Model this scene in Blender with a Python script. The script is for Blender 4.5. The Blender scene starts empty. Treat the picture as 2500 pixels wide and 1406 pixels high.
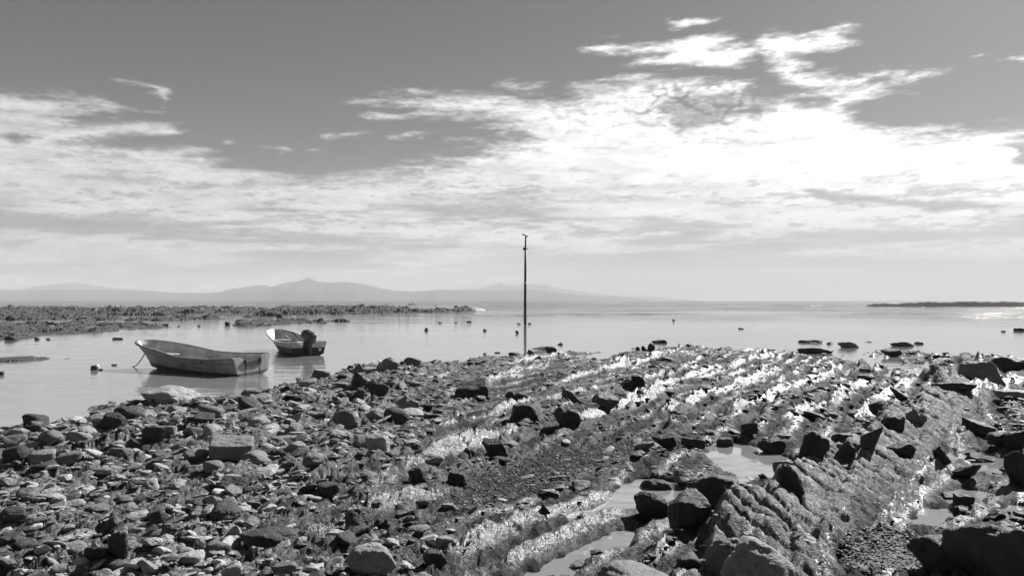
import bpy, bmesh, math, random
import numpy as np
from mathutils import Vector, Matrix, Euler

R = math.radians
SC = bpy.context.scene
COL = SC.collection

# ------------------------------------------------------------------ camera
CAM_H, F = 3.0, 2000.0
PITCH = math.atan(26.0 / F)
R_SEA = 670000.0        # the sea surface curves away, its horizon lies 2 km off
cam_d = bpy.data.cameras.new('camera')
cam = bpy.data.objects.new('camera', cam_d)
COL.objects.link(cam)
cam.location = (0, 0, CAM_H)
cam.rotation_euler = (R(90) + PITCH, 0, 0)
cam_d.sensor_width = 36.0
cam_d.lens = 36.0 * F / 2500.0
cam_d.clip_start = 0.1
cam_d.clip_end = 60000
SC.camera = cam

# ------------------------------------------------------------------ world, sun, exposure
SUN_AZ, SUN_EL = R(42), R(37)
w = bpy.data.worlds.new('World')
SC.world = w
w.use_nodes = True
nt = w.node_tree
nt.nodes.clear()
o_ = nt.nodes.new('ShaderNodeOutputWorld')
bg = nt.nodes.new('ShaderNodeBackground')
sky = nt.nodes.new('ShaderNodeTexSky')
sky.sky_type = 'NISHITA'
sky.sun_disc = False
sky.sun_elevation = SUN_EL
sky.sun_rotation = SUN_AZ
sky.air_density = 1.0
sky.dust_density = 0.5
sky.altitude = 0
sep = nt.nodes.new('ShaderNodeSeparateColor')          # black-and-white picture: the red record of the sky
nt.links.new(sky.outputs[0], sep.inputs[0])
mixn = nt.nodes.new('ShaderNodeMath'); mixn.operation = 'MULTIPLY_ADD'
nt.links.new(sep.outputs[1], mixn.inputs[0]); mixn.inputs[1].default_value = 0.05
mr = nt.nodes.new('ShaderNodeMath'); mr.operation = 'MULTIPLY'
nt.links.new(sep.outputs[0], mr.inputs[0]); mr.inputs[1].default_value = 0.42
nt.links.new(mr.outputs[0], mixn.inputs[2])
nt.links.new(mixn.outputs[0], bg.inputs[0])
bg.inputs[1].default_value = 0.059
nt.links.new(bg.outputs[0], o_.inputs[0])

sd_ = bpy.data.lights.new('sun', 'SUN')
sun = bpy.data.objects.new('sun', sd_)
COL.objects.link(sun)
sd_.energy = 5.0
sd_.angle = R(0.53)
sd_.color = (1.0, 1.0, 1.0)
SUNV = Vector((math.sin(SUN_AZ) * math.cos(SUN_EL), math.cos(SUN_AZ) * math.cos(SUN_EL), math.sin(SUN_EL)))
sun.rotation_euler = SUNV.to_track_quat('Z', 'Y').to_euler()

SC.view_settings.view_transform = 'Standard'
SC.view_settings.look = 'None'
SC.view_settings.exposure = 0.85
SC.view_settings.gamma = 1.0
SC.view_settings.use_curve_mapping = False
SC.render.engine = 'CYCLES'
SC.cycles.use_denoising = True
SC.cycles.max_bounces = 6
SC.cycles.diffuse_bounces = 2
SC.cycles.glossy_bounces = 3
SC.cycles.transparent_max_bounces = 8
SC.cycles.volume_bounces = 0
SC.cycles.sample_clamp_indirect = 4.0
SC.cycles.caustics_reflective = False

# ------------------------------------------------------------------ helpers: numbers
def hsh(ix, iy, iz=0, seed=0):
    ix = np.asarray(ix).astype(np.int64).astype(np.uint32); iy = np.asarray(iy).astype(np.int64).astype(np.uint32)
    iz = np.asarray(iz).astype(np.int64).astype(np.uint32)
    with np.errstate(over='ignore'):
        h = ix * np.uint32(374761393) + iy * np.uint32(668265263) + iz * np.uint32(2147483647) + np.uint32((seed * 974711 + 12345) & 0xffffffff)
        h = (h ^ (h >> np.uint32(13))) * np.uint32(1274126177)
        h = (h ^ (h >> np.uint32(16))) * np.uint32(2246822519)
        h = h ^ (h >> np.uint32(15))
    return h.astype(np.float64) / 4294967296.0

def n2(x, y, seed=0):
    ix = np.floor(x); iy = np.floor(y); fx = x - ix; fy = y - iy
    ux = fx * fx * (3 - 2 * fx); uy = fy * fy * (3 - 2 * fy)
    a = hsh(ix, iy, 0, seed); b = hsh(ix + 1, iy, 0, seed); c = hsh(ix, iy + 1, 0, seed); d = hsh(ix + 1, iy + 1, 0, seed)
    return (a + (b - a) * ux + (c - a) * uy + (a - b - c + d) * ux * uy) * 2 - 1

def fbm(x, y, o=4, seed=0, g=0.5):
    t = 0; a = 1; s = 0
    for i in range(o):
        t = t + a * n2(x + 17.3 * i, y - 9.1 * i, seed + i); s += a; a *= g; x = x * 2.03; y = y * 2.03
    return t / s

def n3(p, seed=0):
    i = np.floor(p); f = p - i; u = f * f * (3 - 2 * f); r = 0
    for dx in (0, 1):
        for dy in (0, 1):
            for dz in (0, 1):
                wt = (u[:, 0] if dx else 1 - u[:, 0]) * (u[:, 1] if dy else 1 - u[:, 1]) * (u[:, 2] if dz else 1 - u[:, 2])
                r = r + wt * hsh(i[:, 0] + dx, i[:, 1] + dy, i[:, 2] + dz, seed)
    return r * 2 - 1

def sst(a, b, x):
    t = np.clip((x - a) / (b - a), 0, 1)
    return t * t * (3 - 2 * t)

def worley(x, y, seed=0):
    """cell noise: F1, F2-F1, cell random a, b, offset to the cell's point"""
    ix = np.floor(x); iy = np.floor(y)
    f1 = np.full(x.shape, 9.0); f2 = np.full(x.shape, 9.0)
    ra = np.zeros(x.shape); rb = np.zeros(x.shape); rc = np.zeros(x.shape); ox = np.zeros(x.shape); oy = np.zeros(x.shape)
    for dx in (-1, 0, 1):
        for dy in (-1, 0, 1):
            cx = ix + dx; cy = iy + dy
            px = cx + 0.1 + 0.8 * hsh(cx, cy, 1, seed); py = cy + 0.1 + 0.8 * hsh(cx, cy, 2, seed)
            ex = x - px; ey = y - py; d = np.sqrt(ex * ex + ey * ey)
            m = d < f1
            f2 = np.where(m, f1, np.minimum(f2, d))
            f1 = np.where(m, d, f1)
            ox = np.where(m, ex, ox); oy = np.where(m, ey, oy)
            ra = np.where(m, hsh(cx, cy, 3, seed), ra); rb = np.where(m, hsh(cx, cy, 4, seed), rb); rc = np.where(m, hsh(cx, cy, 5, seed), rc)
    return f1, f2 - f1, ra, rb, rc, ox, oy

def facets(x, y, seed, tilt=1.0, crack=0.15):
    f1, e, a, b, c, ox, oy = worley(x, y, seed)
    h = (a - 0.5) + tilt * ((b - 0.5) * 2 * ox + (c - 0.5) * 2 * oy)
    return h * sst(0, 0.16, e) - 0.5 * np.exp(-e / crack)

def psd(px, py, poly):
    """signed distance to polygon, positive inside"""
    P = np.array(poly, float); n = len(P)
    d = np.full(px.shape, 1e9); ins = np.zeros(px.shape, bool)
    for i in range(n):
        a = P[i]; b = P[(i + 1) % n]
        ex, ey = b - a; wx = px - a[0]; wy = py - a[1]
        t = np.clip((wx * ex + wy * ey) / (ex * ex + ey * ey + 1e-12), 0, 1)
        d = np.minimum(d, (wx - t * ex) ** 2 + (wy - t * ey) ** 2)
        c = ((a[1] > py) != (b[1] > py)) & (px < (b[0] - a[0]) * (py - a[1]) / (b[1] - a[1] + 1e-12) + a[0])
        ins ^= c
    d = np.sqrt(d)
    return np.where(ins, d, -d)

def pline(px, py, pts):
    """distance to a polyline, side sign (+ right), arclength"""
    P = np.array(pts, float); best = np.full(px.shape, 1e9); side = np.zeros(px.shape); arc = np.zeros(px.shape); L = 0
    for i in range(len(P) - 1):
        a = P[i]; b = P[i + 1]; e = b - a; l = math.hypot(*e)
        wx = px - a[0]; wy = py - a[1]
        t = np.clip((wx * e[0] + wy * e[1]) / (l * l), 0, 1)
        dd = np.hypot(wx - t * e[0], wy - t * e[1])
        m = dd < best
        cr = (wx * e[1] - wy * e[0]) / l
        side = np.where(m, np.sign(cr), side); arc = np.where(m, L + t * l, arc); best = np.where(m, dd, best); L += l
    return best, side, arc

def W(px, py, z=0.0):
    """the place on the level z that the photograph shows at this pixel (2500 wide)"""
    cx = (px - 1250) / F; cy = (703 - py) / F
    dy = math.cos(PITCH) - cy * math.sin(PITCH); dz = math.sin(PITCH) + cy * math.cos(PITCH)
    t = (z - CAM_H) / dz
    return (cx * t, dy * t)

def Wd(px, py, d):
    cx = (px - 1250) / F; cy = (703 - py) / F
    dy = math.cos(PITCH) - cy * math.sin(PITCH); dz = math.sin(PITCH) + cy * math.cos(PITCH)
    t = d / dy
    return (cx * t, d, CAM_H + dz * t)

def WP(poly): return [W(*p) for p in poly]
def toPx(x, y, z=0.0):
    dz = z - CAM_H
    c = y * math.cos(PITCH) + dz * math.sin(PITCH); v = -y * math.sin(PITCH) + dz * math.cos(PITCH)
    return 1250 + F * x / c, 703 - F * v / c

# ------------------------------------------------------------------ helpers: objects
def link(name, me, mat=None, parent=None, smooth=True):
    o = bpy.data.objects.new(name, me); COL.objects.link(o)
    if mat is not None and not me.materials: me.materials.append(mat)
    if smooth: me.shade_smooth()
    if parent is not None: o.parent = parent
    return o

def tag(o, label=None, cat=None, group=None, kind=None):
    if label: o['label'] = label
    if cat: o['category'] = cat
    if group: o['group'] = group
    if kind: o['kind'] = kind
    return o

def np_mesh(name, v, f, attrs=None, smooth=True):
    me = bpy.data.meshes.new(name)
    v = np.asarray(v, np.float32); f = np.asarray(f, np.int32); k = f.shape[1]
    me.vertices.add(len(v)); me.vertices.foreach_set('co', v.ravel())
    me.loops.add(f.size); me.loops.foreach_set('vertex_index', f.ravel())
    me.polygons.add(len(f)); me.polygons.foreach_set('loop_start', np.arange(0, f.size, k, dtype=np.int32))
    me.update(calc_edges=True)
    me.polygons.foreach_set('use_smooth', np.full(len(f), smooth, bool))
    for n, a in (attrs or {}).items():
        at = me.attributes.new(n, 'FLOAT', 'POINT'); at.data.foreach_set('value', np.asarray(a, np.float32))
    me.update()
    return me

def grid_faces(nr, nc):
    i = np.arange((nr - 1) * nc).reshape(nr - 1, nc)[:, :-1].ravel()
    return np.stack([i, i + 1, i + nc + 1, i + nc], 1)

def mesh_py(name, v, f):
    me = bpy.data.meshes.new(name); me.from_pydata([tuple(p) for p in v], [], f); me.update(); return me

def box_v(c, s):
    x, y, z = c; a, b, d = s[0] / 2, s[1] / 2, s[2] / 2
    v = [(x + i * a, y + j * b, z + k * d) for i in (-1, 1) for j in (-1, 1) for k in (-1, 1)]
    f = [(0, 1, 3, 2), (4, 6, 7, 5), (0, 4, 5, 1), (2, 3, 7, 6), (0, 2, 6, 4), (1, 5, 7, 3)]
    return v, f

def box_mesh(name, c, s, bevel=0.0, seg=2, mtx=None):
    bm = bmesh.new(); v, f = box_v(c, s)
    vs = [bm.verts.new(p) for p in v]
    for q in f: bm.faces.new([vs[i] for i in q])
    if bevel: bmesh.ops.bevel(bm, geom=bm.edges[:], offset=bevel, segments=seg, profile=0.5, affect='EDGES')
    bmesh.ops.recalc_face_normals(bm, faces=bm.faces[:])
    if mtx is not None: bmesh.ops.transform(bm, matrix=mtx, verts=bm.verts[:])
    me = bpy.data.meshes.new(name); bm.to_mesh(me); bm.free(); return me

def tube(name, pts, rad, n=8, cap=True):
    pts = [Vector(p) for p in pts]; v = []; f = []
    if not hasattr(rad, '__len__'): rad = [rad] * len(pts)
    up = Vector((0, 0, 1))
    for i, p in enumerate(pts):
        t = (pts[min(i + 1, len(pts) - 1)] - pts[max(i - 1, 0)]).normalized()
        a = t.cross(up) if abs(t.dot(up)) < 0.95 else t.cross(Vector((1, 0, 0)))
        a.normalize(); b = t.cross(a)
        for k in range(n):
            q = 2 * math.pi * k / n; v.append(p + (a * math.cos(q) + b * math.sin(q)) * rad[i])
    for i in range(len(pts) - 1):
        for k in range(n):
            f.append((i * n + k, i * n + (k + 1) % n, (i + 1) * n + (k + 1) % n, (i + 1) * n + k))
    if cap:
        f.append(tuple(range(n - 1, -1, -1))); m = (len(pts) - 1) * n; f.append(tuple(range(m, m + n)))
    return mesh_py(name, v, f)

# ------------------------------------------------------------------ materials
def newmat(name):
    m = bpy.data.materials.new(name); m.use_nodes = True; t = m.node_tree
    return m, t, t.nodes['Principled BSDF']

def nd(t, typ, **kw):
    n = t.nodes.new(typ)
    for k, v in kw.items(): setattr(n, k, v)
    return n

def mth(t, op, a, b=None, c=None, clamp=False):
    n = t.nodes.new('ShaderNodeMath'); n.operation = op; n.use_clamp = clamp
    for i, q in enumerate((a, b, c)):
        if q is None: continue
        if hasattr(q, 'links'): t.links.new(q, n.inputs[i])
        else: n.inputs[i].default_value = q
    return n.outputs[0]

def mrange(t, v, a, b, c, d, smooth=False):
    n = t.nodes.new('ShaderNodeMapRange')
    if smooth: n.interpolation_type = 'SMOOTHSTEP'
    t.links.new(v, n.inputs[0])
    for i, q in enumerate((a, b, c, d)): n.inputs[i + 1].default_value = q
    return n.outputs[0]

def noise(t, vec, scale, detail=4, rough=0.5, dist=0.0):
    n = t.nodes.new('ShaderNodeTexNoise'); t.links.new(vec, n.inputs['Vector'])
    n.inputs['Scale'].default_value = scale; n.inputs['Detail'].default_value = detail
    n.inputs['Roughness'].default_value = rough; n.inputs['Distortion'].default_value = dist
    return n.outputs[0]

def gray(t, v):
    n = t.nodes.new('ShaderNodeCombineColor')
    for i in range(3): t.links.new(v, n.inputs[i])
    return n.outputs[0]

def rock_mat(name, lo, hi, r_lo=0.5, r_hi=0.9, pits=0.5, wet_attr=False, tone_attr=False, bump=1.0, spec=0.35):
    m, t, b = newmat(name)
    pos = nd(t, 'ShaderNodeNewGeometry').outputs['Position']
    mpz = nd(t, 'ShaderNodeMapping'); t.links.new(pos, mpz.inputs[0]); mpz.inputs['Scale'].default_value = (1.2, 1.2, 7.0); mpz.inputs['Rotation'].default_value = (0.25, 0.35, 0)
    lay = noise(t, mpz.outputs[0], 4.5, 4, 0.6)
    n1 = noise(t, pos, 2.3, 5, 0.6); n2_ = noise(t, pos, 14, 5, 0.62); n3_ = noise(t, pos, 70, 3, 0.6)
    v = mth(t, 'ADD', mth(t, 'MULTIPLY', n1, 0.45), mth(t, 'ADD', mth(t, 'MULTIPLY', n2_, 0.4), mth(t, 'MULTIPLY', n3_, 0.15)))
    vor = nd(t, 'ShaderNodeTexVoronoi'); t.links.new(pos, vor.inputs['Vector']); vor.inputs['Scale'].default_value = 26
    vor.inputs['Randomness'].default_value = 1.0
    pit = mrange(t, vor.outputs['Distance'], 0.12, 0.34, 0, 1, True)
    pmask = mrange(t, noise(t, pos, 1.7, 2), 0.48, 0.6, 0, 1, True)
    pit = mth(t, 'SUBTRACT', 1.0, mth(t, 'MULTIPLY', mth(t, 'SUBTRACT', 1.0, pit), mth(t, 'MULTIPLY', pmask, pits)))
    if wet_attr:
        at = nd(t, 'ShaderNodeAttribute', attribute_name='wet').outputs['Fac']
        gr = nd(t, 'ShaderNodeAttribute', attribute_name='gravel').outputs['Fac']  # gravel strips, and the darkened hollows between the beds
        n4_ = noise(t, pos, 5.0, 4, 0.7)
        wn = mth(t, 'ADD', mth(t, 'ADD', at, mth(t, 'MULTIPLY', mth(t, 'SUBTRACT', n4_, 0.5), 1.1)), mth(t, 'ADD', mth(t, 'MULTIPLY', mth(t, 'SUBTRACT', n2_, 0.53), 3.4), mth(t, 'MULTIPLY', mth(t, 'SUBTRACT', noise(t, pos, 34, 2, 0.5), 0.5), 2.2)))
        wetm = mth(t, 'MULTIPLY', mrange(t, wn, 0.35, 0.65, 0, 1, True), mth(t, 'SUBTRACT', 1.0, mth(t, 'MULTIPLY', gr, 0.9)))
    base = mrange(t, v, 0.34, 0.66, lo, hi)
    if wet_attr:                                     # broken, plated surface of the beds
        dn = nd(t, 'ShaderNodeTexNoise'); t.links.new(pos, dn.inputs['Vector']); dn.inputs['Scale'].default_value = 9; dn.inputs['Detail'].default_value = 3
        va = nd(t, 'ShaderNodeVectorMath', operation='MULTIPLY_ADD'); t.links.new(dn.outputs[1], va.inputs[0]); va.inputs[1].default_value = (.12, .12, .12); t.links.new(pos, va.inputs[2])
        mp2 = nd(t, 'ShaderNodeMapping'); t.links.new(va.outputs[0], mp2.inputs[0]); mp2.inputs['Rotation'].default_value = (0, 0, R(28)); mp2.inputs['Scale'].default_value = (1.7, 0.8, 1.0)
        plates = []
        for sc_ in (6.0, 15.0):
            vc = nd(t, 'ShaderNodeTexVoronoi'); t.links.new(mp2.outputs[0], vc.inputs['Vector']); vc.inputs['Scale'].default_value = sc_
            ve = nd(t, 'ShaderNodeTexVoronoi', feature='DISTANCE_TO_EDGE'); t.links.new(mp2.outputs[0], ve.inputs['Vector']); ve.inputs['Scale'].default_value = sc_
            sp = nd(t, 'ShaderNodeSeparateColor'); t.links.new(vc.outputs['Color'], sp.inputs[0])
            crk = mrange(t, ve.outputs['Distance'], 0.0, 0.07, 0, 1, True)
            plates.append((sp.outputs[0], crk, sc_))
        for (rv, crk, sc_) in plates:
            base = mth(t, 'MULTIPLY', base, mrange(t, rv, 0, 1, 0.6, 1.35))
            base = mth(t, 'MULTIPLY', base, mrange(t, crk, 0, 1, 0.55, 1.0))
    if tone_attr or wet_attr:
        tn = nd(t, 'ShaderNodeAttribute', attribute_name='tone').outputs['Fac']
        base = mth(t, 'MULTIPLY', base, tn)
    else:
        if not wet_attr:
            rnd = nd(t, 'ShaderNodeObjectInfo').outputs['Random']
            base = mth(t, 'MULTIPLY', base, mrange(t, rnd, 0, 1, 0.72, 1.25))
    rough = mrange(t, n2_, 0.35, 0.65, r_lo, r_hi)
    if wet_attr:
        base = mth(t, 'MULTIPLY', base, mth(t, 'SUBTRACT', 1.0, mth(t, 'MULTIPLY', wetm, 0.45)))
        base = mth(t, 'MULTIPLY', base, mth(t, 'SUBTRACT', 1.0, mth(t, 'MULTIPLY', gr, 0.55)))
        rw = mrange(t, n3_, 0.35, 0.65, 0.26, 0.54)
        mx = nd(t, 'ShaderNodeMix'); mx.data_type = 'FLOAT'
        t.links.new(wetm, mx.inputs[0]); t.links.new(rough, mx.inputs[2]); t.links.new(rw, mx.inputs[3])
        rough = mx.outputs[0]
    base = mth(t, 'MULTIPLY', base, mth(t, 'ADD', mth(t, 'MULTIPLY', pit, 0.6), 0.4))
    t.links.new(gray(t, base), b.inputs['Base Color'])
    t.links.new(rough, b.inputs['Roughness'])
    b.inputs['Specular IOR Level'].default_value = spec
    if wet_attr: t.links.new(mth(t, 'MULTIPLY', mth(t, 'SUBTRACT', 1.0, mth(t, 'MULTIPLY', gr, 0.85)), mth(t, 'ADD', mth(t, 'MULTIPLY', wetm, spec - 0.2), 0.2)), b.inputs['Specular IOR Level'])
    hgt = mth(t, 'ADD', mth(t, 'MULTIPLY', n2_, 0.05), mth(t, 'ADD', mth(t, 'MULTIPLY', n3_, 0.014), mth(t, 'ADD', mth(t, 'MULTIPLY', pit, 0.018), mth(t, 'MULTIPLY', lay, 0.0 if wet_attr else 0.05))))
    if wet_attr:
        for (rv, crk, sc_) in plates: hgt = mth(t, 'ADD', hgt, mth(t, 'MULTIPLY', mth(t, 'ADD', mth(t, 'MULTIPLY', rv, 0.7), crk), 0.06 / sc_))
    if wet_attr: hgt = mth(t, 'MULTIPLY', hgt, mth(t, 'SUBTRACT', 1.0, mth(t, 'MULTIPLY', wetm, 0.5)))
    bp = nd(t, 'ShaderNodeBump'); bp.inputs['Strength'].default_value = 0.8 * bump; bp.inputs['Distance'].default_value = 1.0
    t.links.new(hgt, bp.inputs['Height']); t.links.new(bp.outputs[0], b.inputs['Normal'])
    return m

M_ground = rock_mat('reef_rock', 0.04, 0.165, 0.55, 0.95, 0.8, wet_attr=True, spec=0.5)
M_far = rock_mat('far_reef_rock', 0.035, 0.13, 0.8, 1.0, 0.4, spec=0.08)
M_off = rock_mat('offshore_rock', 0.02, 0.05, 0.9, 1.0, 0.4, spec=0.02)
M_pale = rock_mat('pale_dry_rock', 0.17, 0.38, 0.55, 0.95, 0.6)
M_mid = rock_mat('grey_rock', 0.09, 0.22, 0.45, 0.9, 0.5)
M_dark = rock_mat('dark_wet_rock', 0.02, 0.07, 0.45, 0.8, 0.7, spec=0.25)
M_stone = rock_mat('loose_stone', 0.12, 0.30, 0.4, 0.9, 0.3, tone_attr=True)

def water_mat():
    m, t, b = newmat('sea_water')
    pos = nd(t, 'ShaderNodeNewGeometry').outputs['Position']
    def mapd(sx, sy, rot=0):
        mp = nd(t, 'ShaderNodeMapping'); t.links.new(pos, mp.inputs[0])
        mp.inputs['Scale'].default_value = (sx, sy, 1); mp.inputs['Rotation'].default_value = (0, 0, rot); return mp.outputs[0]
    rough = nd(t, 'ShaderNodeAttribute', attribute_name='chop').outputs['Fac']
    a = noise(t, mapd(0.8, 1.6, R(8)), 1.6, 3, 0.5)
    bb = noise(t, mapd(0.7, 1.3, R(-12)), 0.55, 2, 0.5)
    c = noise(t, mapd(0.5, 1.8, R(-5)), 7.0, 3, 0.5)
    e = noise(t, mapd(0.4, 1.2, R(4)), 0.35, 4, 0.6)
    patch = mrange(t, noise(t, mapd(0.35, 1.0), 0.12, 3), 0.42, 0.62, 0.5, 1.0, True)
    calm = mth(t, 'MULTIPLY', mth(t, 'ADD', mth(t, 'MULTIPLY', a, 0.009), mth(t, 'MULTIPLY', c, 0.002)), patch)
    open_ = mth(t, 'ADD', mth(t, 'MULTIPLY', e, 1.2), mth(t, 'MULTIPLY', a, 0.25))
    calm = mth(t, 'ADD', calm, mth(t, 'MULTIPLY', bb, 0.03))
    h = mth(t, 'ADD', calm, mth(t, 'MULTIPLY', open_, rough))
    bp = nd(t, 'ShaderNodeBump'); bp.inputs['Strength'].default_value = 1.0; bp.inputs['Distance'].default_value = 1.0
    t.links.new(h, bp.inputs['Height']); t.links.new(bp.outputs[0], b.inputs['Normal'])
    t.links.new(gray(t, mrange(t, rough, 0, 0.6, 0.21, 0.03)), b.inputs['Base Color'])      # pale sandy shallows, dark deep water
    t.links.new(mrange(t, rough, 0, 1, 0.015, 0.09), b.inputs['Roughness'])
    b.inputs['IOR'].default_value = 1.333
    return m
M_water = water_mat()

def plain(name, v, rough=0.6, var=0.0, scale=3.0, metallic=0.0, bump=0.0, streak=False):
    m, t, b = newmat(name)
    b.inputs['Roughness'].default_value = rough; b.inputs['Metallic'].default_value = metallic
    if var:
        tc = nd(t, 'ShaderNodeTexCoord').outputs['Object']
        if streak:
            mp = nd(t, 'ShaderNodeMapping'); t.links.new(tc, mp.inputs[0]); mp.inputs['Scale'].default_value = (1.0, 1.0, 0.25); vec = mp.outputs[0]
        else: vec = tc
        n = noise(t, vec, scale, 6, 0.65)
        t.links.new(gray(t, mrange(t, n, 0.35, 0.65, v * (1 - var), v * (1 + var))), b.inputs['Base Color'])
        if bump:
            bp = nd(t, 'ShaderNodeBump'); bp.inputs['Strength'].default_value = 0.5; bp.inputs['Distance'].default_value = bump
            t.links.new(n, bp.inputs['Height']); t.links.new(bp.outputs[0], b.inputs['Normal'])
    else: b.inputs['Base Color'].default_value = (v, v, v, 1)
    return m

# ------------------------------------------------------------------ sky: cloud layer (a dome of real size, clear sky = the world behind it)
CLOUD_POLYS = [
 # (softness px, polygon)
 (26, [(-900,190),(-300,205),(0,215),(110,228),(290,262),(215,290),(400,290),(432,318),(255,342),(185,355),(300,362),(470,348),(525,362),(500,380),(570,402),(640,414),(760,420),(900,412),(1000,402),(1160,376),(1125,358),(1265,334),(1205,300),(1100,284),(935,292),(920,280),(1000,266),(860,240),(1010,232),(1150,224),(1280,222),(1385,242),(1400,215),(1480,200),(1560,188),(1640,196),(1760,190),(1860,192),(1900,230),(1960,236),(2060,205),(2160,180),(2325,163),(2260,200),(2160,222),(2110,250),(2125,305),(2190,318),(2300,314),(2430,300),(2600,310),(2900,280),(3600,300),(3600,900),(-900,900)]),
 (16, [(1365,123),(1470,101),(1600,96),(1790,80),(1802,98),(1760,108),(1880,118),(1842,150),(1820,168),(1640,168),(1490,163),(1590,136),(1430,128)]),
 (18, [(1830,112),(1880,84),(1990,80),(2090,62),(2080,108),(2020,130),(1945,142),(2000,172),(2060,186),(2180,172),(2100,215),(1960,225),(1880,180),(1900,150)]),
 (8, [(1600,50),(1650,44),(1730,46),(1690,60),(1610,70)]),
 (7, [(655,358),(700,350),(730,360),(695,366)]), (7, [(742,360),(770,356),(796,361),(770,366)]), (7, [(548,352),(575,345),(595,354),(570,358)]),
 (9, [(750,335),(790,322),(925,325),(860,336)]), (8, [(930,342),(1010,328),(1090,322),(1040,338)]),
 (8, [(245,192),(300,200),(380,225),(415,250),(400,256),(340,218),(290,208)]),
 (8, [(2368,142),(2390,136),(2412,132),(2395,146)]), (8, [(2460,142),(2500,134),(2600,130),(2560,150)]),
]
HOLES = [
 (22, 1.0, [(0,330),(60,322),(95,345),(40,358)]),
 (26, 0.75, [(1600,262),(1680,235),(1800,225),(1900,210),(1935,230),(1870,275),(1780,290),(1680,330),(1640,290)]),
 (14, 0.9, [(1822,228),(1870,196),(1960,205),(1985,220),(1920,235),(1850,248)]),
 (16, 0.9, [(2330,372),(2400,358),(2455,372),(2440,395),(2520,410),(2700,430),(2700,350),(2500,345),(2430,345)]),
 (14, 0.8, [(2420,330),(2480,322),(2600,325),(2500,348),(2425,345)]),
 (12, 0.8, [(1960,452),(2100,472),(2250,483),(2400,490),(2480,500),(2300,512),(2150,500),(2050,490)]),
 (14, 0.8, [(1250,312),(1290,320),(1340,340),(1250,338)]),
]
def build_sky():
    azf = np.radians(np.linspace(-46, 46, 760)); azb = np.radians(np.linspace(46, 314, 120))[1:-1]
    az = np.concatenate([azf, azb, [azf[0] + 2 * math.pi]])
    el = np.concatenate([np.radians(np.linspace(-1.5, 23, 300)), np.radians(np.linspace(23, 90, 30))[1:]])
    A, E = np.meshgrid(az, el)
    A0 = (A + math.pi) % (2 * math.pi) - math.pi
    front = np.abs(A0) < R(60)
    Ac = np.clip(A0, R(-60), R(60)) if True else A0
    # picture-plane position of a direction (only used where the camera looks; the layer goes on by the same noise elsewhere)
    dx = np.cos(E) * np.sin(Ac); dy = np.cos(E) * np.cos(Ac); dz = np.sin(E)
    c = dy * math.cos(PITCH) + dz * math.sin(PITCH); v = -dy * math.sin(PITCH) + dz * math.cos(PITCH)
    X = 1250 + F * dx / np.maximum(c, 0.05); Y = 703 - F * v / np.maximum(c, 0.05)
    na = A0 * 2000.0; ne = E * 2000.0
    # streaky warp
    wx = 55 * fbm(na / 210, ne / 60, 5, 3); wy = 15 * fbm(na / 170, ne / 42, 5, 11, 0.6)
    wx2 = 12 * fbm(na / 40, ne / 14, 3, 31); wy2 = 5 * fbm(na / 34, ne / 11, 3, 37)
    PX = X + wx + wx2; PY = Y + wy + wy2
    cov = np.zeros(X.shape)
    fine_ = fbm(na / 26, ne / 7, 4, 55, 0.65)
    fib = fbm(na / 120, ne / 16, 5, 51, 0.6)
    for soft, poly in CLOUD_POLYS:
        s = psd(PX, PY * 2.2, [(p[0], p[1] * 2.2) for p in poly])
        s = s / 1.6 + fib * soft * 1.9 + fine_ * soft * 0.8
        cov = np.maximum(cov, sst(-soft * 0.6, soft * 2.3, s) ** 0.9)
    for soft, st, poly in HOLES:
        s = psd(PX, PY * 1.6, [(p[0], p[1] * 1.6) for p in poly]) + fib * soft
        cov = cov * (1 - st * sst(-soft * 0.5, soft, s))
    # puffy altocumulus cells in the broken part
    puf = worley(na / 34 + fbm(na / 40, ne / 30, 2, 5), ne / 15 + fbm(na / 40, ne / 30, 2, 6), 77)[0]
    pm = np.clip(1.3 * np.exp(-(((X - 1740) / 230) ** 2 + ((Y - 250) / 75) ** 2)) + 0.55 * np.exp(-(((X - 2040) / 170) ** 2 + ((Y - 160) / 60) ** 2)) + 0.35 * np.exp(-(((X - 1350) / 260) ** 2 + ((Y - 290) / 40) ** 2)), 0, 1.1)
    cov = np.where(Y < 420, cov * (1 - pm * sst(0.35, 0.85, puf + 0.35 * fib + 0.25 * fine_) * 0.9), cov)
    # thinner veil low down and to the left, with darker streaks
    st1 = fbm(na / 420, ne / 34, 5, 91, 0.55); st2 = fbm(na / 150, ne / 15, 4, 97, 0.6)
    low = sst(400, 560, Y)
    gap = sst(0.0, 0.55, st1 * 1.2 + st2 * 0.55 + 0.12) * low
    leftness = sst(1500, 300, X)
    cov = cov * (1 - gap * (0.7 + 0.1 * leftness))
    cov = cov * (1 - 0.3 * sst(560, 650, Y) * sst(-0.2, 0.4, -st1))
    thin_left = sst(900, 100, X) * sst(460, 250, Y)
    cov = cov * (1 - 0.30 * thin_left * sst(-0.4, 0.5, -fib))
    # the band of plain grey sky under the right-hand clouds
    band = sst(612, 640, Y + 10 * fib) * sst(735, 700, Y) * sst(1000, 1500, X)
    cov = cov * (1 - 0.75 * band)
    rip = fbm(na / 48, ne / 9, 4, 141, 0.65) + 0.5 * fbm(na / 300, ne / 26, 3, 142)
    cov = cov * (1 - 0.62 * sst(0.05, 0.55, rip) * sst(395, 470, Y) * sst(640, 600, Y))
    cov = cov * (1 - 0.3 * sst(0.15, 0.6, rip) * sst(250, 330, Y) * sst(470, 400, Y))
    outside = sst(R(38), R(52), np.abs(A0))
    gen = sst(-0.05, 0.5, fbm(na / 900, ne / 130, 5, 7) + 0.3 * fib) * sst(R(26), R(6), E) * 0.4
    cov = cov * (1 - outside) + gen * outside
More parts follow.
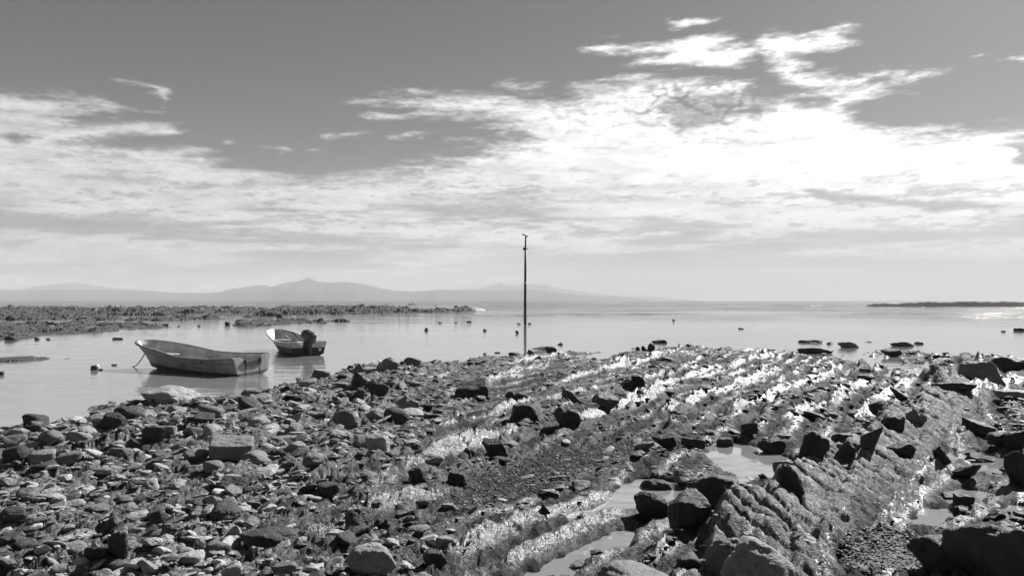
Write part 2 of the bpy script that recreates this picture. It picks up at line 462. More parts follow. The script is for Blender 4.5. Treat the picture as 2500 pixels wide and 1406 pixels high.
    cov = np.where(E > R(24), cov * sst(R(30), R(24), E), cov)
    # brightness: forward scattering towards the sun
    sdir = np.array([SUNV.x, SUNV.y, SUNV.z])
    cs = (np.cos(E) * np.sin(A0)) * sdir[0] + (np.cos(E) * np.cos(A0)) * sdir[1] + np.sin(E) * sdir[2]
    g = np.clip((np.degrees(np.arccos(np.clip(cs, -1, 1)))), 0, 180)
    lum = 0.395 + 0.82 * np.exp(-(g / 38.0) ** 2)
    lum = lum * (1 + 0.30 * fbm(na / 110, ne / 26, 5, 123, 0.6) + 0.16 * fbm(na / 30, ne / 9, 4, 124, 0.6) + 0.10 * st2)
    lum = lum * (1 - 0.42 * sst(400, 640, Y) * sst(0.5, 0.9, lum))
    lum = lum * (1 - 0.22 * low * sst(-0.1, 0.5, st2)) * (1 - 0.12 * low * sst(-0.2, 0.4, st1))
    lum = np.clip(lum, 0.2, 3) * 0.905
    hz = sst(R(0.25), R(-0.1), E); cov = np.maximum(cov, hz); lum = lum * (1 - hz) + 0.40 * hz
    RAD = 30000.0
    V = np.stack([np.cos(E) * np.sin(A) * RAD, np.cos(E) * np.cos(A) * RAD, np.sin(E) * RAD], -1).reshape(-1, 3)
    me = np_mesh('sky', V, grid_faces(*A.shape), {'cover': cov.ravel(), 'lum': lum.ravel()})
    m = bpy.data.materials.new('cloud_layer'); m.use_nodes = True; t = m.node_tree; t.nodes.clear()
    out = nd(t, 'ShaderNodeOutputMaterial'); tr = nd(t, 'ShaderNodeBsdfTransparent'); em = nd(t, 'ShaderNodeEmission'); mx = nd(t, 'ShaderNodeMixShader')
    cv = nd(t, 'ShaderNodeAttribute', attribute_name='cover').outputs['Fac']; lu = nd(t, 'ShaderNodeAttribute', attribute_name='lum').outputs['Fac']
    pos = nd(t, 'ShaderNodeNewGeometry').outputs['Position']
    mp = nd(t, 'ShaderNodeMapping'); t.links.new(pos, mp.inputs[0]); mp.inputs['Scale'].default_value = (0.0011, 0.0011, 0.0042)
    fn = noise(t, mp.outputs[0], 3.0, 6, 0.65)
    edge = mth(t, 'MULTIPLY', mth(t, 'SUBTRACT', fn, 0.5), mth(t, 'MULTIPLY', mth(t, 'MULTIPLY', cv, mth(t, 'SUBTRACT', 1.0, cv)), 4.2))
    al = mth(t, 'ADD', cv, edge, clamp=True)
    t.links.new(al, mx.inputs[0]); t.links.new(gray(t, mth(t, 'MULTIPLY', lu, mrange(t, fn, 0.3, 0.7, 0.93, 1.07))), em.inputs[0])
    t.links.new(tr.outputs[0], mx.inputs[1]); t.links.new(em.outputs[0], mx.inputs[2]); t.links.new(mx.outputs[0], out.inputs[0])
    try: m.cycles.emission_sampling = 'NONE'
    except Exception: m.emission_sampling = 'NONE'
    o = link('sky', me, m); tag(o, kind='structure')
build_sky()

# ------------------------------------------------------------------ hills across the bay
def build_hills():
    mh = plain('hill_slopes', 0.07, 0.95, 0.3, 0.004)
    def ridge(name, pts, D, seed, rough, label=None):
        xs = np.linspace(pts[0][0], pts[-1][0], 420); ys = np.interp(xs, [p[0] for p in pts], [p[1] for p in pts])
        ys = ys - rough * fbm(xs / 22, xs * 0, 4, seed) * sst(0, 8, 735 - ys)
        depth = 900.0; rows = 14; V = []
        for j in range(rows):
            q = j / (rows - 1); k = math.sin(math.pi * q) ** 0.8        # rises to the crest and falls behind it
            for i in range(len(xs)):
                dd = D + (q - 0.5) * depth
                top = (729 - ys[i]) / F * D + CAM_H
                n = 1 + 0.4 * float(fbm(np.array(xs[i] / 30.0 + q * 7), np.array(q * 9.0 - xs[i] / 55.0), 3, seed + 3)) * (1 - abs(2 * k - 1)) * (0 if abs(q - .5) < .06 else 1)
                V.append(((xs[i] - 1250) / F * D, dd, -30 + (top + 30) * k * (n if k < .97 else 1)))
        o = link(name, np_mesh(name, V, grid_faces(rows, len(xs))), mh); tag(o, kind='structure'); return o
    ridge('hills', [(-900,712),(-400,705),(0,707),(60,708),(130,706),(200,707),(300,708),(400,712),(480,715),(545,714),(580,703),(640,696),(665,700),(700,690),(735,686),(752,679),(775,686),(800,689),(845,688),(880,692),(930,704),(970,710),(1010,712),(1075,707),(1120,708),(1170,709),(1230,707),(1280,706),(1330,708),(1380,717),(1430,722),(1500,724),(1560,729),(1600,734)], 5400, 5, 1.6)
    ridge('hills', [(-900,700),(-500,690),(-200,700),(30,712),(90,700),(140,693),(185,690),(225,696),(280,703),(340,707),(400,712),(470,720),(520,733)], 7600, 15, 1.0)
    ridge('hills', [(760,733),(840,712),(920,712),(1000,711),(1110,706),(1165,704),(1195,698),(1222,690),(1240,697),(1290,693),(1330,695),(1370,704),(1450,716),(1520,722),(1600,724),(1700,733)], 8200, 25, 0.8)
build_hills()

# ------------------------------------------------------------------ the reef: one height function for the near shore
SHORE = WP([(-500,1120),(-60,1062),(0,1052),(110,1036),(215,1014),(225,994),(330,986),(350,976),(430,964),(480,974),(560,974),(640,952),(690,938),(760,928),(845,905),(870,890),(930,895),(1000,893),(1060,893),(1130,880),(1250,870),(1300,862),(1350,856),(1385,862),(1420,878),(1390,893),(1470,893),(1530,875),(1600,862),(1630,850),(1700,853),(1760,858),(1800,862),(1870,864),(1940,868),(2010,880),(2060,893),(2130,905),(2200,915),(2240,922),(2330,915),(2350,895),(2260,880),(2180,868),(2230,862),(2330,868),(2420,876),(2500,884),(2640,888),(2900,900),(3600,960),(3600,1700),(2400,1900),(1250,1900),(0,1900),(-900,1600)])
POOLS = [WP(p) for p in (
 [(1370,1262),(1470,1212),(1560,1172),(1660,1176),(1665,1220),(1560,1248),(1480,1262),(1395,1288)],
 [(1270,1420),(1420,1330),(1590,1262),(1610,1290),(1480,1352),(1400,1420)],
 [(1722,1098),(1770,1078),(1860,1090),(1950,1122),(1980,1148),(1900,1170),(1800,1188),(1760,1150)],
 [(1990,1098),(2030,1060),(2100,1044),(2205,1018),(2210,1045),(2120,1070),(2040,1098)],
 [(2250,1290),(2290,1215),(2330,1195),(2410,1200),(2350,1240),(2295,1285)],
 [(2345,1118),(2400,1108),(2460,1122),(2450,1155),(2385,1152)],
 [(2440,1250),(2500,1240),(2540,1260),(2450,1275)],
)]
GRAVEL = [WP([(1080,1245),(1150,1172),(1330,1118),(1480,1090),(1625,1058),(1600,1100),(1420,1165),(1250,1222),(1130,1262)]),
          WP([(2060,1406),(2110,1350),(2190,1320),(2260,1335),(2290,1420)]),
          WP([(2050,925),(2100,905),(2190,925),(2170,945),(2080,945)])]
BIG = WP([(1700,1420),(1790,1345),(1900,1280),(2000,1212),(2120,1128),(2225,1052),(2290,1000),(2315,960),(2270,935)])
BANDS = [WP(p) for p in (
 [(1020,1440),(1100,1385),(1250,1302),(1480,1215),(1560,1190)], [(1190,1425),(1300,1362),(1420,1305),(1580,1250)], [(1380,1440),(1480,1372),(1600,1312),(1700,1262)],
 [(820,1262),(930,1200),(1060,1140),(1200,1085)], [(1080,1215),(1180,1172),(1300,1140),(1440,1105),(1600,1070),(1660,1045)], [(1000,1155),(1180,1095),(1300,1060)],
 [(1340,1075),(1420,1045),(1490,1018),(1580,980)], [(1500,1010),(1600,968),(1700,928),(1800,898),(1890,872)], [(1600,1030),(1700,992),(1800,960),(1900,920)],
 [(1440,925),(1560,893),(1640,872),(1720,860)], [(1760,1030),(1860,990),(1960,950),(2040,915)], [(1900,1050),(2000,1005),(2090,960),(2150,925)], [(2060,1040),(2150,985),(2200,940)],
 [(2040,1400),(2130,1310),(2230,1220),(2310,1130),(2340,1070)], [(2270,1340),(2380,1250),(2460,1180),(2500,1120)], [(1560,1440),(1650,1370),(1740,1310)],
 [(560,1120),(680,1070),(800,1030)], [(700,1010),(820,975),(920,950)], [(1060,990),(1180,950),(1280,915)], [(1240,900),(1330,878),(1380,866)], [(600,1290),(760,1210),(900,1150)],
 [(1180,1040),(1300,1000),(1420,965)], [(640,1400),(800,1330),(960,1260),(1060,1210)], [(2340,1000),(2420,960),(2480,930)],
)]
TH = R(28.5); CT, ST = math.cos(TH), math.sin(TH)

def strata(x, y):
    u = x * CT - y * ST; v = x * ST + y * CT
    u = u + 0.45 * fbm(x / 6.0, y / 6.0, 2, 41) + 0.02 * np.abs(v - 14) 
    return u, v

def reef(x, y, fine=True):
    sd = psd(x, y, SHORE)
    sd = sd + 0.5 * fbm(x / 1.3, y / 1.3, 3, 61) * np.clip(y / 20, 0.5, 2)
    u, v = strata(x, y)
    rub = sst(-0.3, -3.6, x - (y - 10) * 0.0 + 0.9 * fbm(x / 4, y / 4, 2, 63))   # 1 in the rubble field on the left
    land = 0.16 + 0.10 * fbm(x / 3.5, y / 3.5, 3, 65) + 0.12 * rub + 0.05 * sst(18, 40, y)
    kf = 1 + 3.0 * sst(27, 36, y) * sst(0, 7, x)           # the far right of the shore breaks up into low islets
    h = -0.45 + (0.45 + 0.05) * sst(-1.6 * kf, 0.7, sd) + (land - 0.05) * sst(-0.2, 3.2, sd)
    inl = sst(-0.3 - 1.2 * (kf - 1), 0.8, sd)
    h = h + inl * (kf - 1) * 0.09 * fbm(x / 1.1, y / 2.6, 3, 66)
    # strata: saw-toothed beds, steep on the left, dipping to the right
    per = 0.66
    ph = u / per + 0.30 * fbm(v / 6.0, u / 4.0, 2, 67)
    k = np.floor(ph); fr = ph - k
    jag = (0.06 * n2(v / 0.2, k * 7.0, 71) + 0.07 * n2(v / 0.9, k * 3.0, 72)) * (1 - 0.85 * rub)
    fr2 = np.clip(fr + jag, 0, 1)
    tooth = np.where(fr2 < 0.16, fr2 / 0.16, (1 - fr2) / 0.84)
    amp = (0.09 + 0.12 * hsh(k, 3, 0, 75)) * (1 + 0.35 * sst(16, 30, y)) * (0.7 + 0.7 * n2(v / 3.0, k * 5.0, 76)) * (1 - 0.6 * rub) * (0.8 + 0.9 * sst(18, 34, y))
    amp = np.clip(amp, 0.01, 0.5)
    amp = amp * (0.75 + 0.5 * hsh(np.floor(v / 0.33 + 3.7 * hsh(k, 9, 0, 77)), k, 0, 79))
    h = h + inl * (amp * (tooth - 0.5))
    # smaller beds inside
    f3 = (u / np.where(y > 22, 0.46, 0.31) + 0.5 * n2(v / 1.1, u, 78)) % 1.0
    h = h + inl * 0.04 * (1 - 0.7 * rub) * (np.where(f3 < 0.2, f3 / 0.2, (1 - f3) / 0.8) - 0.5) * (1 - 0.5 * rub)
    # traced beds: a crest with a short steep back and a long wet slope that dips to the right
    bandm = np.zeros(x.shape)
    for q, bl in enumerate(BANDS):
        d_, s_, a_ = pline(x, y, bl)
        L_ = sum(math.hypot(bl[i + 1][0] - bl[i][0], bl[i + 1][1] - bl[i][1]) for i in range(len(bl) - 1))
        of = d_ * s_ + 0.025 * n2(a_ / 0.22, a_ * 0 + q, 85) + 0.10 * n2(a_ / 0.9, a_ * 0 + q, 86)
        wd = (0.21 + 0.010 * y) * (1 + 0.35 * n2(a_ / 1.3, a_ * 0 + q, 87))
        pr = np.where(of < 0, np.exp(-(of / 0.07) ** 2), np.clip(1 - of / wd, 0, 1))
        en = sst(0, 0.8, a_) * sst(0, 0.8, L_ - a_)
        hb = (0.19 + 0.05 * n2(a_ / 0.6, a_ * 0 + q, 88)) * (0.4 if q in (13, 14) else 1.0) * en * (1 - 0.35 * rub)
        h = h + inl * pr * hb
        bandm = np.maximum(bandm, sst(0.1, 0.6, pr) * en * (of > -0.05) * (0.55 if q in (13, 14) else 1.0))
    # the big bed on the right
    bd, bs, ba = pline(x, y, BIG)
    off = bd * bs + 0.10 * n2(ba / 0.33, ba * 0, 81) + 0.12 * n2(ba / 1.1, ba * 0, 82)
    prof = np.where(off < 0, np.exp(-(off / 0.16) ** 2), np.clip(1 - off / 1.35, 0, 1) ** 0.9)
    joint = np.abs(((ba + 0.35 * off + 0.25 * n2(off * 2, ba / 2, 84) + 0.5 * n2(ba / 0.9, ba * 0, 89)) / 0.5) % 1.0 - 0.5) * 2
    bh = prof * (0.50 + 0.10 * n2(ba / 0.8, ba * 0, 83)) * sst(0.0, 1.0, ba)
    bh = bh - 0.15 * prof * sst(0.78, 1.0, joint) + 0.04 * prof * (1 - joint ** 2)
    h = h + bh
    bigm = np.clip(prof * 1.5, 0, 1)
    # broken faces at three sizes
    rg = (1 - 0.75 * bigm) * (1 - 0.4 * bandm) * (0.45 + 0.55 * rub)
    h = h + inl * rg * 0.11 * facets(u / 0.55, v / 0.8, 101, 1.0, 0.07) * (0.7 + 0.5 * rub)
    h = h + inl * (1 - 0.5 * bigm) * (0.9 + 0.1 * rub) * 0.065 * facets(u / 0.17 + 0.3 * v, v / 0.30, 102, 1.1, 0.08)
    if fine:
        nf = sst(34, 16, y)
        h = h + inl * (1 - 0.5 * bigm) * (0.022 * facets(u / 0.085 + 0.4 * v, v / 0.14, 103, 1.1, 0.08) * (0.5 + 0.5 * nf) + 0.012 * fbm(x / 0.05, y / 0.06, 2, 104) * nf)
        # pitted limestone-like beds
        pz = worley(x / 0.09, y / 0.12, 105)[0]
        h = h - inl * 0.03 * sst(0.35, 0.1, pz) * sst(0.1, 0.5, fbm(x / 1.5, y / 2.2, 2, 106)) * nf
    grav_dark = np.zeros(x.shape)
    for g in GRAVEL:
        s = sst(-0.25, 0.25, psd(x, y, g) + 0.15 * fbm(x / .5, y / .5, 2, 107)); grav_dark = np.maximum(grav_dark, s)
    h = h * (1 - grav_dark) + grav_dark * (0.05 + 0.012 * fbm(x / 0.04, y / 0.06, 2, 108))
    beds = sst(0.16, 0.3, fr2) * sst(0.60, 0.34, fr2) * (1 - rub) * (1 - bigm) * sst(-0.5, 0.3, n2(v / 1.9, k * 4.0, 125) + 0.25)
    # the hollows between the beds are coloured darker and duller through the gravel mask
    trough = sst(0.42, 0.62, fr2 + 0.25 * fbm(x / 0.5, y / 0.8, 3, 120)) * (1 - 0.6 * rub) * sst(-0.5, 0.0, n2(v / 2.6, k * 4.0, 121) + 0.3) * (1 - bigm) * (1 - bandm)
    grav_dark = np.maximum(grav_dark, 0.95 * trough)
    grav_dark = np.maximum(grav_dark, (1 - rub) * (1 - bandm) * (1 - bigm) * sst(-0.25, 0.3, fbm(u / 0.9, v / 3.0, 3, 122)) * 0.5 * (1 - beds))  # streaky noise patches off the beds darken through the same mask
    pool = np.zeros(x.shape); nearp = np.full(x.shape, -9.0)
    for p in POOLS:
        s = psd(x, y, p) + 0.4 * fbm(x / 0.45, y / 0.7, 4, 109)
        pool = np.maximum(pool, sst(-0.14, 0.2, s)); nearp = np.maximum(nearp, s)
    h = np.where(h > 0, h * (0.3 + 0.7 * sst(0.2, -1.3, nearp - 2.0 * bigm)), h)
    h = h * (1 - pool) + pool * (-0.09 + 0.30 * np.clip(h - 0.14, -0.1, 0.5))
    wet = 0.05 + 0.98 * beds * (1 - bandm) - 0.6 * rub + 0.5 * fbm(u / 0.7, v / 3.2, 3, 110) + 1.15 * bandm * (1 - 0.4 * rub)
    wet = wet - 1.1 * bigm * sst(0.12, 0.3, bh)
    return h, wet, grav_dark, rub, 1 + 1.0 * bigm + 0.6 * rub

def fan(px0, px1, d0, d1, nc, nr):
    ds = d0 * (d1 / d0) ** np.linspace(0, 1, nr); t = np.linspace((px0 - 1250) / F, (px1 - 1250) / F, nc)
    T, D = np.meshgrid(t, ds)
    q = np.random.RandomState(nc)                 # uneven spacing, so that no row or column of the sheet shows
    T = T + q.uniform(-.46, .46, T.shape) * (t[1] - t[0]); D = D * (1 + q.uniform(-.46, .46, D.shape) * (ds[1] / ds[0] - 1))
    return T * D, D
X, Y = fan(-260, 2760, 5.6, 62, 700, 600)
hh, wet, grav_dark, rub_, tone_ = reef(X.ravel(), Y.ravel())
me = np_mesh('rocky_ground', np.stack([X.ravel(), Y.ravel(), hh], 1), grid_faces(*X.shape), {'wet': wet, 'gravel': grav_dark, 'tone': tone_})
o = link('rocky_ground', me, M_ground); tag(o, kind='structure')

# far reef flats to the left
FLATS = [WP(p) for p in (
 [(-400,757),(0,755),(200,755),(400,755),(520,757),(640,758),(760,757),(900,757),(1000,757),(1150,759),(1152,761),(1050,764),(940,767),(860,768),(780,767),(700,770),(600,776),(480,782),(380,785),(200,787),(0,787),(-400,790)],
 [(-400,792),(0,790),(180,787),(370,791),(420,798),(370,803),(240,812),(110,817),(100,827),(60,830),(0,833),(-400,845)],
 [(545,796),(600,785),(700,783),(840,784),(852,786),(760,792),(640,797)],
 [(-300,878),(0,875),(90,871),(165,875),(130,881),(0,885),(-300,890)],
)]
SLITS = [WP(p) for p in ([(0,783),(150,781),(230,785),(150,789),(0,789)],[(430,765),(560,763),(640,766),(560,770),(430,769)],[(330,777),(560,773),(560,776),(330,779)],[(820,763),(870,763),(870,765),(820,765)])]
def flats(x, y):
    s = np.full(x.shape, -1e9)
    for p in FLATS: s = np.maximum(s, psd(x, y, p))
    for p in SLITS: s = np.minimum(s, -psd(x, y, p))
    sc = y / 120.0
    s = s + 2.2 * sc * fbm(x / (3 * sc), y / (5 * sc), 3, 201)
    s = s - 16.0 * sst(-0.1, 0.2, fbm(x / 34 + 3, y / 5.5, 3, 211)) * sst(85, 105, y) * sst(190, 172, y) * sc
    h = -0.5 + 0.72 * sst(-3.0 * sc, 1.8 * sc, s)
    inl = sst(-0.5, 1, s / sc)
    crest = np.exp(-((y - 204 - 8 * n2(x / 30, y * 0, 203)) / 24) ** 2)
    h = h + inl * (0.38 * facets(x / 2.6, y / 6.0, 205, 1.3) + 0.2 * facets(x / 1.1, y / 3.0, 206, 1.3) + 0.15 * fbm(x / 6, y / 9, 2, 207))
    h = h + inl * crest * np.clip(0.6 + 0.9 * n2(x / 9, y / 14, 208) + 0.6 * n2(x / 2.5, y / 9, 209), 0, 1.3) * 0.6
    h = np.where(h > 0, h * np.clip(0.25 + (y - 40) / 90, 0.25, 1.15), h)
    return h
X, Y = fan(-260, 1190, 35, 300, 520, 360)
me = np_mesh('reef_flat', np.stack([X.ravel(), Y.ravel(), flats(X.ravel(), Y.ravel())], 1), grid_faces(*X.shape))
o = link('reef_flat', me, M_far, smooth=False); me.shade_flat(); tag(o, kind='structure')

# low dark reef on the horizon, right
X, Y = np.meshgrid(np.linspace(134, 400, 420), np.linspace(304, 352, 26))
cx, cy = X.ravel(), Y.ravel()
s = np.minimum(np.minimum((cx - 141) / 8, 1), 1) - np.abs((cy - 328) / 18) ** 2
hgt = np.where(s > -1, (0.45 + 1.05 * sst(141, 172, cx)) * sst(0.0, 0.35, s) + 1.0 * fbm(cx / 5, cy / 9, 4, 301) * sst(0, .6, s) + 0.45 * facets(cx / 2.6, cy / 3, 302) * sst(0, .6, s) * sst(136, 155, cx), 0) - 0.35
me = np_mesh('offshore_reef', np.stack([cx, cy, hgt], 1), grid_faces(*X.shape))
o = link('offshore_reef', me, M_off); tag(o, kind='structure')

# ------------------------------------------------------------------ sea
def chop(x, y):
    d = y + 0.10 * np.abs(x)
    return sst(74, 150, d + 14 * fbm(x / 30, y / 18, 3, 401)) * (0.55 + 0.45 * sst(150, 400, d)) * (0.75 + 0.5 * fbm(x / 25, y / 30, 3, 402))
ds = np.concatenate([4.0 * (90 / 4.0) ** np.linspace(0, 1, 60), 90 * (600 / 90) ** np.linspace(0, 1, 420)[1:], 600 * (3200 / 600) ** np.linspace(0, 1, 60)[1:]])
T, D = np.meshgrid(np.concatenate([np.linspace(-3.0, -0.8, 12)[:-1], np.linspace(-0.8, 0.8, 330), np.linspace(0.8, 3.0, 12)[1:]]), ds)
X = (T * D).ravel(); Y = D.ravel()
ch = np.clip(chop(X, Y), 0, 1)
yw = Y + 3.0 * fbm(X / 40, Y / 40, 2, 403)
z = ch * sst(700, 350, Y) * (0.07 * fbm(X / 9, yw / 2.6, 3, 405) + 0.10 * np.clip(fbm(X / 24, yw / 7, 2, 406), -0.3, 1) * 1.4)
sw = np.exp(-((yw - 158) / 1.4) ** 2) * sst(-8, 15, X) * sst(40, 22, X) * 0.28 + np.exp(-((yw - 200) / 1.6) ** 2) * sst(10, 22, X) * sst(45, 30, X) * 0.2 \
   + np.exp(-((yw - 148) / 1.1) ** 2) * sst(-20, -5, X) * sst(14, 5, X) * 0.15 + np.exp(-((yw - 165) / 1.2) ** 2) * sst(60, 75, X) * sst(120, 95, X) * 0.2
z = z + sw - Y * Y / (2 * R_SEA)
me = np_mesh('water', np.stack([X, Y, z], 1), grid_faces(*D.shape), {'chop': ch})
o = link('water', me, M_water); tag(o, kind='structure')
# seabed under everything
v = [(-3000, -60, -1.6), (3000, -60, -1.6), (3000, 420, -1.6), (-3000, 420, -1.6), (9600, 3200, -9.5), (-9600, 3200, -9.5)]
o = link('seabed', mesh_py('seabed', v, [(0, 1, 2, 3), (3, 2, 4, 5)]), M_far); tag(o, kind='structure')

# surf against the outer reef
def foam(name, pts, wid, hgt):
    n = 70; xs = np.linspace(0, 1, n); P = np.array([W(*p) for p in pts]); L = np.linspace(0, 1, len(P))
    cx = np.interp(xs, L, P[:, 0]); cy = np.interp(xs, L, P[:, 1]); V = []
    for j, q in enumerate(np.linspace(-1, 1, 9)):
        for i in range(n):
            e = math.sin(math.pi * xs[i]) ** 0.5
            k = 0.6 + 0.9 * float(n2(np.array(cx[i] / 1.7), np.array(q * 1.3), 9))
            V.append((cx[i], cy[i] + q * wid * e, -0.05 + max(0, hgt * e * k * (1 - q * q))))
    o = link(name, np_mesh(name, V, grid_faces(9, n)), M_foam); tag(o, 'white surf foam breaking along the outer reef', kind='stuff'); return o
M_foam = plain('foam', 0.85, 0.8, 0.08, 2.0, 0, 0.05)
foam('surf_foam', [(525,752),(560,754),(600,755)], 4.0, 0.5)
foam('surf_foam', [(1150,756),(1185,757)], 2.5, 0.42)
foam('surf_foam', [(-20,752.5),(45,752.5)], 3.0, 0.45)
foam('surf_foam', [(400,750),(425,751)], 3.0, 0.4)

# ------------------------------------------------------------------ rocks
def ico(level):
    bm = bmesh.new(); bmesh.ops.create_icosphere(bm, subdivisions=level, radius=1.0)
    v = np.array([p.co[:] for p in bm.verts]); f = np.array([[q.index for q in p.verts] for p in bm.faces]); bm.free(); return v, f
ICO = {l: ico(l) for l in (1, 2, 3, 5)}

def rock_shape(seed, level, kind):
    rs = np.random.RandomState(seed); d, f = ICO[level]
    sc = {'block': (1, .8, .72), 'slab': (1, .7, .36), 'round': (1, .85, .7), 'wedge': (1, .7, .7), 'chunk': (1, .8, .6)}[kind]
    nrm = []; dist = []
    if kind != 'round':
        for ax in np.vstack([np.eye(3), -np.eye(3)]):
            n = ax + rs.normal(0, 0.26, 3); nrm.append(n / np.linalg.norm(n)); dist.append(rs.uniform(.62, .95))
    for _ in range({'block': 7, 'slab': 8, 'round': 16, 'wedge': 6, 'chunk': 12}[kind]):
        n = rs.normal(0, 1, 3); n /= np.linalg.norm(n); nrm.append(n); dist.append(rs.uniform(.78, 1.05))
    if kind == 'wedge':
        n = np.array([rs.choice([-1, 1]) * 0.75, rs.uniform(-.3, .3), 0.75]); nrm.append(n / np.linalg.norm(n)); dist.append(0.35)
    N = np.array(nrm); Dm = np.array(dist)
    dot = np.maximum(d @ N.T, 1e-3); ri = Dm / dot
    p = {'round': 9}.get(kind, 22)
    r = (np.sum(ri ** -p, 1)) ** (-1 / p)
    v = d * r[:, None]
    if level >= 3:
        off = rs.uniform(0, 50, 3)
        r2 = 0.10 * n3(v * 1.9 + off, seed) + 0.045 * n3(v * 5 + off, seed + 1) + 0.022 * n3(v * 12 + off, seed + 2)
        bed = v[:, 2] * 9 + 1.0 * n3(v * 1.5 + off, seed + 3)
        r2 = r2 + (0.022 if kind in ('slab', 'block', 'wedge') else 0.008) * (np.abs((bed % 1.0) - .5) * 2 - .5)
        if kind in ('round', 'chunk'):
            q = worley(v[:, 0] * 4 + v[:, 2] * 2, v[:, 1] * 4 - v[:, 2] * 2, seed)[0]; r2 = r2 - 0.06 * sst(0.3, 0.05, q)
        v = v + d * r2[:, None]
    v = v * np.array(sc)
    v = v / (np.abs(v[:, 0]).max())       # half width 1
    return v, f

KINDS = ['block', 'slab', 'round', 'wedge', 'chunk']
PROTO = {}
def proto(kind, i, level):
    key = (kind, i, level)
    if key not in PROTO:
        v, f = rock_shape(1000 + KINDS.index(kind) * 50 + i, level, kind)
        PROTO[key] = (np_mesh('rock', v, f, smooth=True), v)
    return PROTO[key]

MATS = {'dark': M_dark, 'grey': M_mid, 'pale': M_pale}
ROCKS = []
def place_rock(x, y, wpx, hpx, kind, tone, label, group=None, rot=None, tilt=(0, 0), base=None, level=5, name='rock', seed=0, zoff=0.0):
    rs = random.Random(int(x * 7 + y * 13 + seed))
    ground = base if base is not None else float(reef(np.array([x]), np.array([y]), False)[0][0])
    ground = max(ground, -0.08)
    wid = wpx / F * y; hgt = hpx / F * y
    me, v = proto(kind, rs.randrange(7), level)
    zr = v[:, 2].max() - v[:, 2].min()
    o = bpy.data.objects.new(name, me); COL.objects.link(o)
    if not me.materials: me.materials.append(M_mid)
    o.material_slots[0].link = 'OBJECT'; o.material_slots[0].material = MATS[tone]
    sx = wid / 2; sz = hgt * 1.25 / zr
    o.scale = (sx, sx * rs.uniform(.85, 1.15), sz)
    o.rotation_euler = (R(tilt[0]) + rs.uniform(-.08, .08), R(tilt[1]) + rs.uniform(-.08, .08), R(rot) if rot is not None else rs.uniform(-.5, .5))
    o.location = (x, y, ground + zoff + hgt * 1.25 * 0.5 - hgt * 0.25)
    tag(o, label, 'rock', group)
    ROCKS.append((x, y, wid))
    return o

